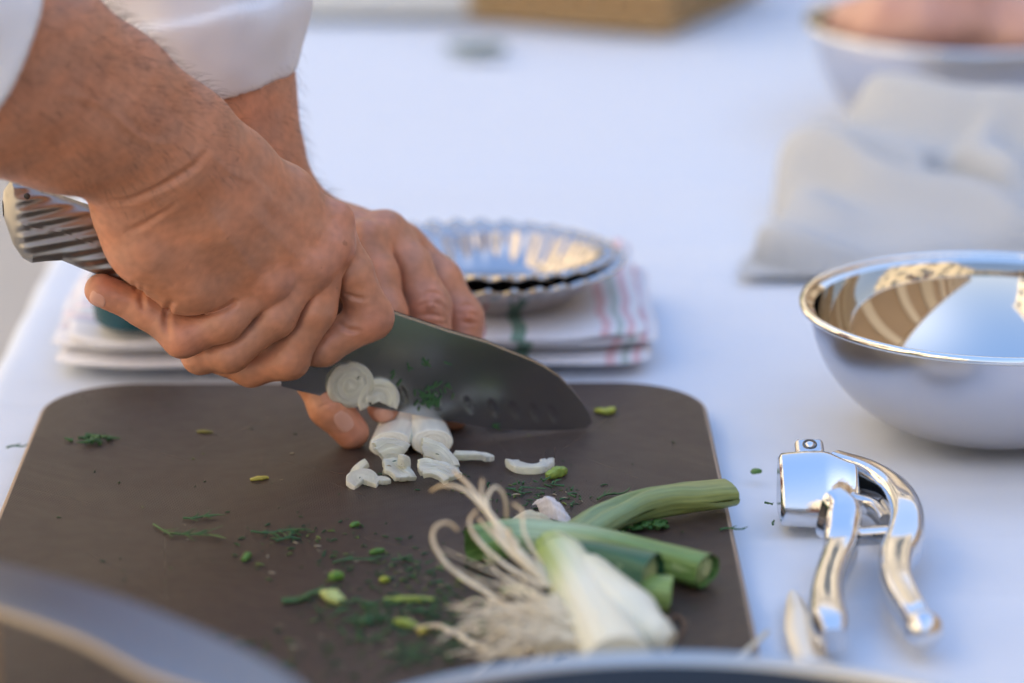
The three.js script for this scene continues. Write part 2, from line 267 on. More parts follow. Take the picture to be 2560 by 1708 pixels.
// ---------------------------------------------------------------- chef's knife in the right hand
const KD = V(-0.96593, 0, 0.25882), KN = V(0.25882, 0, 0.96593), KUP = V(0, 1, 0);
const steel = metal([0.56, 0.57, 0.58], 0.3);
{
  const t = thing('kitchen_knife', 'wide bladed steel kitchen knife held in the right hand with onion rounds stuck to it', 'knife');
  const O = V([.0427, .7608, .1608]);
  const uv2 = (p) => { const d = V(p).sub(O); return [d.dot(KD), d.y]; };
  const top = [[.0427, .7608, .1608], [.041, .7661, .1613], [.037, .7732, .1624], [.0311, .7815, .1639], [.0246, .7888, .1657], [.0165, .795, .1678], [.0092, .7995, .1698], [-.0037, .806, .1732], [-.0132, .8109, .1758], [-.0322, .8181, .1809], [-.0623, .8311, .1889], [-.1192, .855, .2042]].map(uv2);
  const bot = [[.0427, .7606, .1608], [.0394, .7575, .1617], [.0289, .7574, .1645], [.0044, .7596, .1711], [-.0117, .7622, .1754], [-.0277, .7665, .1797], [-.0439, .7711, .184], [-.0597, .7758, .1883], [-.0805, .7815, .1938], [-.0966, .7867, .1981], [-.1105, .7914, .2019], [-.1298, .7985, .207]].map(uv2);
  const look = (list) => { const L = [0]; for (let i = 1; i < list.length; i++) L.push(list[i][0]); return (u) => { for (let i = 1; i < list.length; i++) if (u <= list[i][0] || i === list.length - 1) { const a = list[i - 1], b = list[i]; return lerp(a[1], b[1], clamp((u - a[0]) / (b[0] - a[0] + 1e-9), 0, 1.2)); } }; };
  const tv = look(top), bv = look(bot), U1 = Math.min(top[11][0], bot[11][0] + 0.004);
  const dim = [[-.0569, .7849, .1875], [-.0395, .7786, .1828], [-.0229, .7762, .1784], [-.0101, .7732, .175], [.0012, .771, .172], [.0118, .7691, .1691], [.0215, .7673, .1665]].map(uv2);
  const nu = 300, nv = 96;
  const face = (side) => gridGeo(nu, nv, (a, b) => {
    const u = U1 * Math.pow(a, 1.25), v0 = bv(u), v1 = Math.max(tv(u), v0 + 1e-5), f = side > 0 ? b : 1 - b, v = lerp(v0, v1, f);
    let half = 0.0011 * clamp(Math.pow(f, 0.8)) * sstep(0, 0.02, u) + 0.0001;
    if (f > 0.985) half *= 0.75;
    for (const d of dim) { const x = (u - d[0]), y = v - d[1], c = 0.94, s = -0.34, e = Math.hypot((x * c + y * s) / 0.0026, (-x * s + y * c) / 0.0062); if (e < 1) half -= 0.00028 * Math.min(1, 1.6 * (1 - e)) * (f > 0.1 ? 1 : 0.4); }
    const p = O.clone().addScaledVector(KD, u).addScaledVector(KUP, v).addScaledVector(KN, side * half); return p;
  }, { uv: (a, b) => [U1 * Math.pow(a, 1.25) * 10, b * 0.5] });
  const brushed = grayTexture(512, 256, (u, v) => 0.5 + 0.4 * tnoise(u, v, 90) * 0.3 + 0.5 * noise(u * 300, v * 6, 2) * 0.5);
  const bladeMat = metal([0.40, 0.41, 0.43], 0.2, { bumpMap: brushed, bumpScale: 0.000012, side: THREE.DoubleSide });
  part('blade', mergeGeometries([face(1), face(-1)]), bladeMat, t);
  // handle with slanting flutes
  const hT = [[-.2533, .9006, .2401], [-.2524, .9073, .2399], [-.2485, .9123, .2388], [-.2429, .9117, .2373], [-.2328, .9068, .2346], [-.2184, .9002, .2308], [-.209, .8962, .2283], [-.1664, .876, .2168], [-.1192, .855, .2042]].map(uv2).sort((a, b) => a[0] - b[0]);
  const hB = [[-.2535, .8962, .2402], [-.2492, .8802, .239], [-.2451, .8731, .2379], [-.241, .8703, .2368], [-.2342, .8707, .235], [-.2264, .8706, .2329], [-.2179, .8661, .2307], [-.2094, .8618, .2284], [-.1868, .8528, .2223], [-.1545, .8365, .2137], [-.1287, .8204, .2067], [-.12, .8151, .2044]].map(uv2).sort((a, b) => a[0] - b[0]);
  const tt = look(hT), tb = look(hB), U0 = hT[0][0], U2 = Math.max(hT[8][0], hB[11][0]), nS = 300, nA = 180;
  const g = gridGeo(nS, nA, (a, b) => {
    const e = 1 - a, u = lerp(U0, U2 - 0.0005, a), v1 = tt(u), v0 = tb(u), mid = (v0 + v1) / 2, hh = Math.max((v1 - v0) / 2, 0.0004);
    const [c, s] = superell(b * 2 * Math.PI, 1, 1, 0.7);
    const q = clamp((U2 - u) / 0.011), w = 0.0105 * Math.sqrt(Math.max(1 - (1 - q) * (1 - q), 0.004));
    const v = mid + s * hh, flat = sstep(0.25, 0.6, Math.abs(c)), vv = v * Math.cos(0.13) + u * Math.sin(0.13);
    const groove = flat * sstep(0.0045, 0.009, U2 - u) * 0.0006 * Math.sin((vv / 0.0062) * 2 * Math.PI);
    return O.clone().addScaledVector(KD, u).addScaledVector(KUP, v).addScaledVector(KN, c * (w + groove));
  }, { uv: (a, b) => [a * 12, b * 4] });
  const hm = metal([0.36, 0.335, 0.30], 0.42, { bumpMap: brushed, bumpScale: 0.00003 }); const h = part('handle', g, hm, t);
  const rv = new THREE.SphereGeometry(0.0016, 12, 8); const r = part('rivet_hole', rv, std([0.02, 0.02, 0.02], 0.6), h); r.position.set(...[-.2399, .9067, .2465]); r.scale.set(1, 1, 0.6);
}


// ---------------------------------------------------------------- the cook: arms, hands, rolled white sleeves
{
  const person = thing('person', 'person in white rolled sleeves slicing onion with a knife in the right hand', 'person');
  // ---- right hand: joints are [x, y, z, radius]
  const RH = {
    nBones: 4,
    arm: [
      [[-.2661, 1.0353, .3243, .028], [-.2187, .9935, .295, .026], [-.1914, .9668, .2753, .025], [-.1641, .9402, .2556, .022]],
      [[-.3005, .9937, .3356, .028], [-.2545, .9632, .3046, .025], [-.2212, .9467, .2812, .022], [-.1908, .9265, .2586, .0175]],
      [[-.282, 1.0115, .3327, .031], [-.2358, .976, .3017, .027], [-.205, .9512, .2748, .022], [-.17, .9304, .253, .018]],
    ],
    palm: [
      [[-.1643, .9389, .2536, .021], [-.1387, .9194, .2332, .0165], [-.1141, .8988, .2173, .013], [-.0933, .8784, .2056, .0102]],
      [[-.1616, .9299, .2508, .02], [-.1376, .9066, .2371, .015], [-.0934, .8707, .2159, .011]],
      [[-.166, .9236, .2519, .02], [-.1459, .9015, .2434, .0155], [-.1039, .8619, .2239, .011]],
      [[-.1726, .9169, .2517, .018], [-.1543, .8937, .2478, .0155], [-.1248, .855, .2316, .0108]],
      [[-.1783, .9101, .2511, .016], [-.1803, .8872, .2485, .0165], [-.1618, .8646, .2415, .015], [-.1477, .8523, .2367, .0115]],
      [[-.1917, .8987, .2516, .014], [-.1784, .8812, .248, .016], [-.1635, .8643, .2419, .0145]],
    ],
    fingers: [
      [[-.0927, .8775, .2054, .0104], [-.0824, .8582, .2088, .0106], [-.0722, .8324, .2061, .0108], [-.0967, .8179, .2106, .0092], [-.1193, .8154, .2146, .0082]],
      [[-.0934, .8707, .2159, .011], [-.1002, .8412, .2219, .0104], [-.114, .8151, .2214, .0104], [-.1339, .8086, .2154, .0094], [-.1532, .8131, .2102, .0086]],
      [[-.1039, .8619, .2239, .0108], [-.1198, .8401, .2323, .01], [-.143, .822, .2334, .0098], [-.1584, .8176, .2251, .0088], [-.168, .8253, .2152, .008]],
      [[-.1248, .855, .2316, .0104], [-.1444, .8401, .24, .0098], [-.1657, .8323, .2415, .0096], [-.185, .8461, .2374, .0088], [-.2061, .8558, .2378, .0084]],
    ],
  };
  RH.heel = RH.palm[4];
  const rKnuckles = [[...[-.089, .8862, .2106], 0.0075], [...[-.0887, .8734, .2209], 0.007], [...[-.0992, .8657, .2309], 0.007], [...[-.119, .8592, .2383], 0.0055]];
  const fold = (d, s, k) => smin(d, s, k);
  function handField(H, knuckles, kArm = 0.02, kPalm = 0.013) {
    return (p) => {
      let palm = 1e3;
      for (const c of H.arm) palm = fold(palm, chain(p, c, 0.02), kArm);
      let pal = 1e3, bones = 1e3; for (let i = 0; i < H.palm.length; i++) { const c = chain(p, H.palm[i], 0.012); pal = fold(pal, c, kPalm); if (i < H.nBones) bones = Math.min(bones, c); }
      palm = fold(palm, pal, 0.022);
      for (const k of knuckles) palm = fold(palm, dist(p, k) - k[3], 0.009);
      let d = palm, m1 = 1e3, m2 = 1e3;
      for (const f of H.fingers) {
        const c = chain(p, f, 0.005);
        let D = smin(palm, cone(p, f[0], f[1]), 0.006);
        D = smin(D, c, 0.0022);
        d = smin(d, D, 0.0010);
        if (c < m1) { m2 = m1; m1 = c; } else if (c < m2) m2 = c;
      }
      if (H.heel) { const c = chain(p, H.heel, 0.012), k = chain(p, H.fingers[3], 0.005); if (c < 0.006 && k < 0.006) d += 0.0024 * Math.exp(-Math.pow((c - k) / 0.0016, 2)) * sstep(0.0, 0.007, bones - Math.min(c, k)) * sstep(0.006, 0.003, Math.max(c, k)); }
      if (m2 < 0.007) d += 0.0024 * Math.exp(-Math.pow((m2 - m1) / 0.0017, 2)) * sstep(0.0003, 0.0075, bones - m1) * sstep(0.007, 0.003, m2);
      return d;
    };
  }
  const rField = handField(RH, rKnuckles);
  // creases: [polyline, depth, width], laid onto the skin
  const facing = camera.position.clone().sub(V([-.126, .8768, .2267])).normalize();
  const snap = (field, p) => { const q = [0, 0, 0]; for (let t = 0.08; t > -0.08; t -= 0.0005) { for (let c = 0; c < 3; c++) q[c] = p[c] + facing.getComponent(c) * t; if (field(q) < 0) return q.slice(); } return p.slice(); };
  const onSkin = (field, list) => list.map(([pts, dp, w]) => [new THREE.CatmullRomCurve3(pts.map((p) => V(snap(field, p)))).getPoints(pts.length * 4).map((p) => snap(field, p.toArray())), dp, w]);
  const rCreases = onSkin(rField, [
    [[[-.1993, .91, .2712], [-.1856, .9114, .2717], [-.1697, .919, .2757], [-.1536, .9291, .2735], [-.1447, .9391, .2711]], 0.0014, 0.0021],
    [[[-.1912, .8927, .2691], [-.182, .8975, .2707], [-.1712, .9035, .2699], [-.1621, .91, .2695]], 0.0008, 0.0018],
    [[[-.1682, .8564, .2587], [-.1713, .8502, .2575], [-.1723, .8443, .2557], [-.1714, .8372, .2534]], 0.0020, 0.0017],
    [[[-.085, .8499, .222], [-.0795, .8471, .2215], [-.0745, .8462, .2202]], 0.0012, 0.0013],
    [[[-.0892, .8345, .221], [-.0832, .8296, .2194], [-.0779, .8285, .218]], 0.0014, 0.0013],
    [[[-.1841, .8596, .2423], [-.1851, .8524, .2446], [-.1841, .846, .2423]], 0.0012, 0.0016],
    [[[-.1876, .8621, .2432], [-.1882, .8549, .2455]], 0.0007, 0.0014],
    [[[-.1321, .9173, .2491], [-.1114, .897, .2435], [-.0937, .8801, .2347]], -0.0007, 0.0035],
    [[[-.1401, .9117, .2574], [-.1196, .8903, .2519], [-.1032, .8705, .2434]], -0.0007, 0.0035],
    [[[-.1505, .9063, .2623], [-.1365, .8832, .2585], [-.1245, .8637, .2512]], -0.0006, 0.0032],
    [[[-.1566, .9468, .2763], [-.1391, .9247, .2655], [-.1233, .9128, .2529], [-.1156, .8912, .2467]], -0.0005, 0.0018],
    [[[-.2144, .9765, .3229], [-.1938, .9676, .3112], [-.176, .9462, .2919], [-.1623, .9422, .2841]], -0.0006, 0.002],
  ]);
  const crease = (list) => (p) => {
    let s = 0;
    for (const [pts, dp, w] of list) {
      let d = 1e3, t = 0; for (let i = 0; i + 1 < pts.length; i++) { const a = pts[i], b = pts[i + 1], c = cone(p, [a[0], a[1], a[2], 0], [b[0], b[1], b[2], 0]); if (c < d) { d = c; t = (i + 0.5) / (pts.length - 1); } }
      if (d < w * 4) s += dp * Math.pow(Math.sin(Math.PI * t), 0.7) * (Math.exp(-(d * d) / (w * w)) - 0.25 * Math.exp(-Math.pow((d - 1.9 * w) / w, 2)));
    }
    return s;
  };
  const pores = (p, amp) => amp * (0.6 * noise(p[0] * 700, p[1] * 700, p[2] * 700) + 0.5 * noise(p[0] * 320, p[1] * 320, p[2] * 320)) + 0.0004 * noise(p[0] * 60, p[1] * 60, p[2] * 60);
  const rc = crease(rCreases), rg = (p, n) => pores(p, 0.00022) - rc(p);
  const box = (H, pad) => { const lo = [1e3, 1e3, 1e3], hi = [-1e3, -1e3, -1e3]; for (const c of [...H.arm, ...H.palm, ...H.fingers]) for (const q of c) for (let i = 0; i < 3; i++) { lo[i] = Math.min(lo[i], q[i] - q[3] - pad); hi[i] = Math.max(hi[i], q[i] + q[3] + pad); } return [lo, hi]; };
  const [rlo, rhi] = box(RH, 0.008);
  const right = meshField(rField, rlo, rhi, 0.0010, rg);
  // ---- left hand, behind the blade
  const LH = {
    nBones: 3,
    arm: [
      [[-.1779, 1.01, .104, .034], [-.1612, .9633, .1037, .029], [-.151, .9267, .1092, .024], [-.1405, .887, .1126, .02], [-.1292, .8594, .1158, .018]],
      [[-.1674, 1.008, .0929, .034], [-.1514, .9613, .0938, .027], [-.1434, .9225, .101, .02], [-.1357, .8861, .1092, .017], [-.1267, .8606, .111, .016]],
    ],
    palm: [
      [[-.1237, .8529, .1205, .018], [-.0987, .8517, .1304, .0145], [-.0778, .8518, .1413, .0115]],
      [[-.1219, .8518, .1118, .017], [-.0946, .8513, .1189, .014], [-.0672, .8544, .1261, .0112]],
      [[-.12, .8478, .1061, .016], [-.0882, .8447, .1079, .0135], [-.0571, .8426, .111, .0108]],
      [[-.1247, .8535, .1228, .017], [-.1197, .8371, .1505, .016], [-.1101, .8125, .1686, .0125]],
      [[-.1139, .8457, .1117, .017], [-.0943, .836, .1292, .018]],
    ],
    fingers: [
      [[-.0778, .8523, .1413, .0112], [-.0707, .8384, .1498, .0108], [-.0663, .8206, .161, .0108], [-.0667, .7942, .1715, .0096], [-.0675, .7756, .18, .0086]],
      [[-.0672, .8544, .1261, .0114], [-.0541, .839, .135, .0112], [-.0442, .8206, .1448, .0116], [-.0404, .7908, .1603, .01], [-.0403, .7711, .1706, .0086]],
      [[-.0571, .8426, .111, .0108], [-.0382, .8271, .1183, .0108], [-.0265, .8082, .1255, .0109], [-.0268, .7797, .1442, .0096], [-.0313, .764, .1579, .0084]],
      [[-.111, .8138, .1689, .012], [-.1031, .7947, .1844, .011], [-.0953, .779, .1905, .0104], [-.0841, .7648, .1896, .0092]],
    ],
  };
  const lKnuckles = [[...[-.0766, .861, .1452], 0.005], [...[-.0675, .8608, .1303], 0.006], [...[-.0558, .8506, .1189], 0.005], [...[-.043, .8243, .1558], 0.0022], [...[-.024, .8125, .1352], 0.002]];
  const lField = handField(LH, lKnuckles, 0.02, 0.014);
  const wr = (x, y, o, list) => list;
  const lCreases = onSkin(lField, [
    [[[-.0489, .8274, .1584], [-.0436, .8313, .157], [-.0379, .8297, .1545], [-.0348, .8253, .1526]], 0.0009, 0.0010],
    [[[-.0494, .8237, .1586], [-.0437, .8261, .157], [-.0384, .8244, .1546], [-.0339, .8204, .1524]], 0.0009, 0.0010],
    [[[-.0485, .8193, .1583], [-.043, .8193, .1569], [-.0362, .817, .154]], 0.0010, 0.0010],
    [[[-.0472, .8149, .158], [-.0403, .8138, .1561], [-.0353, .8131, .1538]], 0.0008, 0.0010],
    [[[-.0286, .8172, .1365], [-.0235, .8183, .1351], [-.0194, .8159, .1319]], 0.0008, 0.0010],
    [[[-.0282, .8133, .1363], [-.0221, .8133, .1347], [-.0185, .811, .1317]], 0.0010, 0.0010],
    [[[-.0268, .8088, .136], [-.0222, .808, .1347], [-.0175, .807, .1314]], 0.0008, 0.0010],
    [[[-.0699, .8318, .1734], [-.0645, .829, .1719]], 0.0008, 0.0010],
    [[[-.1028, .7889, .1998], [-.0954, .7928, .2009], [-.0892, .7899, .1993]], 0.0009, 0.0014],
    [[[-.0996, .7825, .2021], [-.0945, .7848, .2028]], 0.0006, 0.001],
  ]);
  const lc = crease(lCreases), lg = (p, n) => pores(p, 0.0002) - lc(p);
  const [llo, lhi] = box(LH, 0.008);
  const left = meshField(lField, llo, lhi, 0.0010, lg);
  // ---- skin colour
  const red = [[...[-.089, .8862, .2106]], [...[-.0887, .8734, .2209]], [...[-.0992, .8657, .2309]], [...[-.119, .8592, .2383]], [...[-.0717, .8326, .2163]], [...[-.2041, .8567, .2394]], [...[-.1629, .8297, .2449]], [...[-.0674, .7772, .182]], [...[-.0838, .7664, .1968]], [...[-.0402, .7724, .1747]], [...[-.043, .8246, .1569]], [...[-.024, .8125, .1352]]];
  function skin(p) {
    let r = 0.53, g = 0.232, b = 0.128;
    let rd = 0; for (const q of red) rd += Math.exp(-Math.pow(dist(p, q) / 0.011, 2)); rd = Math.min(rd, 1) * 0.5;
    r = lerp(r, 0.54, rd); g = lerp(g, 0.195, rd); b = lerp(b, 0.12, rd);
    const m = 1 + 0.24 * fbm(p[0] * 60, p[1] * 60, p[2] * 60, 3) + 0.15 * noise(p[0] * 260, p[1] * 260, p[2] * 260) + 0.05 * noise(p[0] * 900, p[1] * 900, p[2] * 900), h = 0.11 * noise(p[0] * 70, p[1] * 90, p[2] * 90 + 9);
    const mole = noise(p[0] * 210 + 3, p[1] * 210, p[2] * 210) > 0.72 ? 0.75 : 1;
    return [r * m * (1 + h) * mole, g * m * mole, b * m * (1 - h) * mole];
  }
  paint(right, skin); paint(left, skin);
  const skinMat = phy([1, 1, 1], 0.46, { vertexColors: true, sheen: 0.12, sheenColor: new THREE.Color().setRGB(0.9, 0.6, 0.45), sheenRoughness: 0.5, specularIntensity: 0.95 });
  const body = mergeGeometries([right, left].map((g) => { g.userData = {}; return g; }));
  part('body', body, skinMat, person);
  // ---- nails
  const nailMat = phy([0.64, 0.33, 0.23], 0.34, { clearcoat: 0.15, clearcoatRoughness: 0.25 });
  function nail(field, at, toTip, w, l, tilt = [0, 0, 0]) {
    const a0 = snap(field, at), e = 0.0006, grad = (p) => { const g = [0, 0, 0]; for (let c = 0; c < 3; c++) { const q = p.slice(); q[c] += e; const u = field(q); q[c] -= 2 * e; g[c] = u - field(q); } return V(g).normalize(); };
    const n = grad(a0).add(V(tilt)).normalize(), t = V(toTip); t.addScaledVector(n, -t.dot(n)).normalize(); const s = new THREE.Vector3().crossVectors(t, n);
    const g = gridGeo(18, 14, (u, v) => {   // u round the rim, v from the middle out
      const an = u * 2 * Math.PI, c = Math.cos(an), d = Math.sin(an), x = Math.sign(c) * Math.pow(Math.abs(c), 0.75) * w * v, y = Math.sign(d) * Math.pow(Math.abs(d), 0.75) * l / 2 * v;
      const p = V(a0).addScaledVector(s, x).addScaledVector(t, y).addScaledVector(n, 0.004).toArray();
      for (let k = 0; k < 40 && field(p) > 0.00002; k++) { const st = Math.min(field(p), 0.0008); for (let q = 0; q < 3; q++) p[q] -= n.getComponent(q) * st; }
      return V(p).addScaledVector(n, v > 0.97 ? -0.0003 : 0.00035 * (1 - Math.pow(v, 6)) + 0.0001);
    }, { closeU: true });
    nailMat.side = THREE.DoubleSide; part('fingernail', g, nailMat, person);
  }
  nail(lField, [-.0873, .7746, .2019], V([-.0839, .7646, .1947]).sub(V([-.0948, .7822, .1977])).toArray(), 0.0047, 0.0125, [-0.3, 0.25, 0]);
  nail(lField, [-.0671, .7736, .1903], [0.05, -1, 0.3], 0.0056, 0.0095);
  nail(lField, [-.0394, .7692, .1797], [0.05, -1, 0.3], 0.0054, 0.009);
  nail(rField, [-.2077, .8511, .2403], V([-.2076, .8558, .2362]).sub(V([-.1853, .8447, .2354])).toArray(), 0.0032, 0.0088, [-0.2, -1.3, 0.1]);
  // ---- arm hair
  {
    const pos = body.attributes.position, nrm = body.attributes.normal, spots = [];
    const a1 = [[-.2619, 1.0305, .3149], [-.2186, .9956, .295], [-.1777, .9598, .2716]], a2 = [[-.2767, 1.0087, .3292], [-.212, .9666, .2974]], a3 = [[-.1561, .9677, .1023], [-.1339, .8895, .1129]];
    const along = V([-.1649, .9403, .2579]).sub(V([-.24, 1.0101, .3049])).normalize(), along3 = V([-.1203, .8838, .1093]).sub(V([-.1461, .9625, .0996])).normalize();
    for (let i = 0; i < pos.count; i++) {
      const p = [pos.getX(i), pos.getY(i), pos.getZ(i)], w1 = Math.max(sstep(0.06, 0.02, segDist(p, a1)), 0.6 * sstep(0.06, 0.03, segDist(p, a2))), w3 = sstep(0.05, 0.03, segDist(p, a3));
      if (rnd() < 0.055 * w1) spots.push([p, i, along]); else if (rnd() < 0.04 * w3) spots.push([p, i, along3]);
    }
    const hg = sweep([[0, 0, 0], [0.0012, 0.004, 0], [0.0042, 0.0075, 0.0004], [0.0082, 0.0095, 0]], (t, a) => { const r = lerp(0.00009, 0.00003, t); return [Math.cos(a) * r, Math.sin(a) * r]; }, { n: 5, m: 3, up: V(0, 0, 1) });
    const hair = new THREE.InstancedMesh(hg, std([0.035, 0.022, 0.015], 0.6), spots.length), mt = new THREE.Matrix4();
    spots.forEach(([p, i, al], k) => { const n = V(nrm.getX(i), nrm.getY(i), nrm.getZ(i)), t = al.clone().addScaledVector(V(rnd(-1, 1), rnd(-1, 1), rnd(-1, 1)), 0.55); t.addScaledVector(n, -t.dot(n)).normalize(); const s = new THREE.Vector3().crossVectors(t, n), sc = rnd(0.5, 1.0); mt.makeBasis(t.multiplyScalar(sc), n.multiplyScalar(sc * rnd(0.35, 0.9)), s.multiplyScalar(sc)); mt.setPosition(...p); hair.setMatrixAt(k, mt); });
    hair.name = 'arm_hair'; hair.userData = { kind: 'stuff' }; shadows(hair); person.add(hair);
  }
  // ---- sleeves and the front of the jacket
  const jacketMat = std([0.80, 0.79, 0.80], 0.9, { bumpMap: weave, bumpScale: 0.0001 });
  const wrinkle = (p, a = 1) => a * (0.0042 * noise(p[0] * 16, p[1] * 24, p[2] * 16) + 0.0026 * noise(p[0] * 45, p[1] * 30, p[2] * 45));
  function sleeve(pts, cuffAt, cuffDir, lo, hi, thick) {
    const dir = V(cuffDir).normalize();
    const f = (p) => { let d = chain(p, pts, 0.03) + wrinkle(p); const s = (p[0] - cuffAt[0]) * dir.x + (p[1] - cuffAt[1]) * dir.y + (p[2] - cuffAt[2]) * dir.z; const roll = 0.0035 * sstep(-0.052, -0.046, s + 0.006 * noise(p[0] * 30, p[1] * 30, p[2] * 30)); d -= roll; d = Math.max(d, -(d + thick)); return smin(d, -1, 0.001) === d ? -smin(-d, -s, 0.006) : -smin(-d, -s, 0.006); };
    const g = meshField(f, lo, hi, 0.0028); const p = g.attributes.position, uv = new Float32Array(p.count * 2); for (let i = 0; i < p.count; i++) { uv[i * 2] = p.getX(i) + p.getZ(i) * 0.6; uv[i * 2 + 1] = p.getY(i); } g.setAttribute('uv', new THREE.BufferAttribute(uv, 2)); g.userData = {}; return g;
  }
  const rs = [[-.3301, 1.1127, .385, .062], [-.283, 1.0318, .3433, .054], [-.2373, .9934, .3145, .047], [-.21, .9724, .2948, .044]];
  part('sleeve', sleeve(rs, [-.2549, 1.0076, .3213], V([-.2106, .9715, .2908]).sub(V([-.265, 1.0106, .3385])).toArray(), [-0.46, 0.86, 0.2], [-0.15, 1.2, 0.42], 0.006), jacketMat, person);
  const ls = [[-.199, 1.0737, .1013, .066], [-.1821, 1.0091, .0989, .058], [-.1662, .9678, .1029, .046], [-.1601, .9216, .1075, .031]];
  part('sleeve', sleeve(ls, [-.1408, .9318, .1023], [0.22, -1, 0.04], [-0.27, 0.9, 0.0], [-0.04, 1.16, 0.2], 0.006), jacketMat, person);
}


// ---------------------------------------------------------------- spring onion, herbs and scraps on the board
const onionWhite = phy([0.92, 0.88, 0.74], 0.33, { transmission: 0.10, specularIntensity: 0.9, clearcoat: 0.25, clearcoatRoughness: 0.2, vertexColors: true, side: THREE.DoubleSide });
const onionThin = phy([0.97, 0.95, 0.84], 0.95, { transmission: 0.55, vertexColors: true, clearcoat: 0.5, clearcoatRoughness: 0.12 });
const onionFace = (p) => { const m = (0.94 + 0.10 * Math.sin(Math.hypot(p[0], p[1]) * 3100 + 2 * noise(p[0] * 200, p[1] * 200, 1))) * (1 + 0.10 * noise(p[0] * 240, p[1] * 240, p[2] * 240) + 0.10 * fbm(p[0] * 700, p[1] * 700, p[2] * 700)); return [m, m * 1.0, m * (0.96 + 0.1 * noise(p[0] * 150, p[1] * 150, p[2] * 150))]; };
{
  // two stalks under the left fingers, cut ends towards the camera
  function stalk(at, dir, r, len, label) {
    const t = thing('onion_stalk', label, 'spring onion', at);
    const q = new THREE.Quaternion().setFromUnitVectors(V(0, 1, 0), V(dir).normalize());
    const end = []; for (let i = 0; i <= 26; i++) { const e = i / 26; end.push(new THREE.Vector2(Math.max(e * r, 0.00001), 0.0012 * Math.sqrt(1 - e * e * 0.999) - 0.0012 + 0.00007 * Math.sin(e * 21))); }
    const g = new THREE.LatheGeometry([...end, new THREE.Vector2(r * 1.005, -0.002), new THREE.Vector2(r * 1.02, -0.008), new THREE.Vector2(r * 1.0, -len * 0.4), new THREE.Vector2(r * 0.93, -len), new THREE.Vector2(0.00001, -len)], 64), P = g.attributes.position;
    for (let i = 0; i < P.count; i++) { const x = P.getX(i), y = P.getY(i), z = P.getZ(i), a = Math.atan2(z, x), k = 1 + 0.05 * Math.sin(2 * a + r * 900) + 0.03 * noise(Math.cos(a) * 2, Math.sin(a) * 2, r * 500); P.setXYZ(i, x * k, y + (y > -0.01 ? 0.0006 * noise(x * 110, z * 110, 1) : 0), z * k * 0.61); }
    g.computeVertexNormals(); part('stalk_body', paint(g, (p) => { const m = 1 + 0.05 * Math.sin(Math.hypot(p[0], p[2]) * 3600) + 0.06 * noise(Math.atan2(p[2], p[0]) * 9, p[1] * 30, 2) + 0.06 * fbm(p[0] * 400, p[1] * 400, p[2] * 400); return [m, m, m * 0.97]; }), onionWhite, t).quaternion.copy(q);
  }
  stalk([-.0637, .7634, .2062], [-0.10, 0.02, 1], 0.0109, 0.075, 'left white onion stalk beside the thumb, its cut end facing forward');
  stalk([-.0412, .7636, .204], [0.14, 0.02, 1], 0.0112, 0.075, 'right white onion stalk under the fingertips, its cut end facing forward');
  function slice(ro, ri, a0, a1, th, at, rot, label, name = 'onion_slice', group, parent) {
    const all = [], layers = Math.max(1, Math.round((ro - ri) / 0.0024)), n = 26;
    for (let L = 0; L < layers; L++) {
      const gap = parent ? 0.00003 : 0.00012, q0 = lerp(ri, ro, L / layers) + gap, q1 = lerp(ri, ro, (L + 1) / layers) - gap, s0 = a0 + (layers > 1 ? rnd(0, 0.1) : 0), s1 = a1 - (layers > 1 ? rnd(0, 0.14) : 0), sh = new THREE.Shape(), pts = [], lift = layers > 1 ? rnd(-0.00015, 0.0002) : 0;
      for (let i = 0; i <= n; i++) { const a = lerp(s0, s1, i / n), k = 1 + 0.03 * noise(a * 3, ro * 900, 2) + 0.012 * noise(a * 16, q1 * 900, 7); pts.push([Math.cos(a) * q1 * k, Math.sin(a) * q1 * k]); }
      for (let i = n; i >= 0; i--) { const a = lerp(s0, s1, i / n), k = 1 + 0.03 * noise(a * 3, ro * 900, 2) + 0.02 * noise(a * 12, q0 * 500, 9); pts.push([Math.cos(a) * q0 * k, Math.sin(a) * q0 * k]); }
      pts.forEach((p, i) => (i ? sh.lineTo(...p) : sh.moveTo(...p)));
      const g = new THREE.ExtrudeGeometry(sh, { depth: 0.6 * th * rnd(0.93, 1.02), bevelEnabled: true, bevelSize: 0.0007, bevelThickness: 0.0009, bevelSegments: 4, steps: 2 }), P = g.attributes.position;
      for (let i = 0; i < P.count; i++) { const x = P.getX(i), y = P.getY(i), z = P.getZ(i); P.setXYZ(i, x + 0.0006 * noise(x * 170, y * 170, z * 170 + ro * 999), y + 0.0006 * noise(y * 170, x * 170, z * 170 + 7), z + lift + 0.0012 * noise(x * 120, y * 120, ro * 700) + 2.2 * (x * x - y * y) + 0.0002 * noise(x * 300, y * 300, 3)); }
      all.push(g.deleteAttribute('normal').deleteAttribute('uv'));
    }
    const c = toCreasedNormals(mergeVertices(mergeGeometries(all)), 1.25); paint(c, onionFace);
    if (parent) { const m = part(name, c, onionThin, parent); m.position.set(...at); m.rotation.set(...rot); return m; }
    const m = single(name, c, onionThin, label, 'onion slice', group); m.position.set(...at); m.rotation.set(...rot); return m;
  }
  const flat = -Math.PI / 2;
  slice(0.0078, 0.0008, -1.2, 3.6, 0.0034, [-.0757, .7582, .2509], [flat + 0.25, 0.1, 0.6], 'chopped white onion piece lying nearest the camera at the left of the heap');
  slice(0.0150, 0.0050, 0.7, 2.25, 0.0038, [-.0642, .759, .2505], [flat + 0.5, 0.25, -0.5], 'curved onion piece with herb specks leaning on the nearest piece');
  slice(0.0160, 0.0060, 0.6, 2.0, 0.0034, [-.0626, .761, .2388], [-0.35, 0.5, 0.25], 'onion slice standing upright against the left cut stalk');
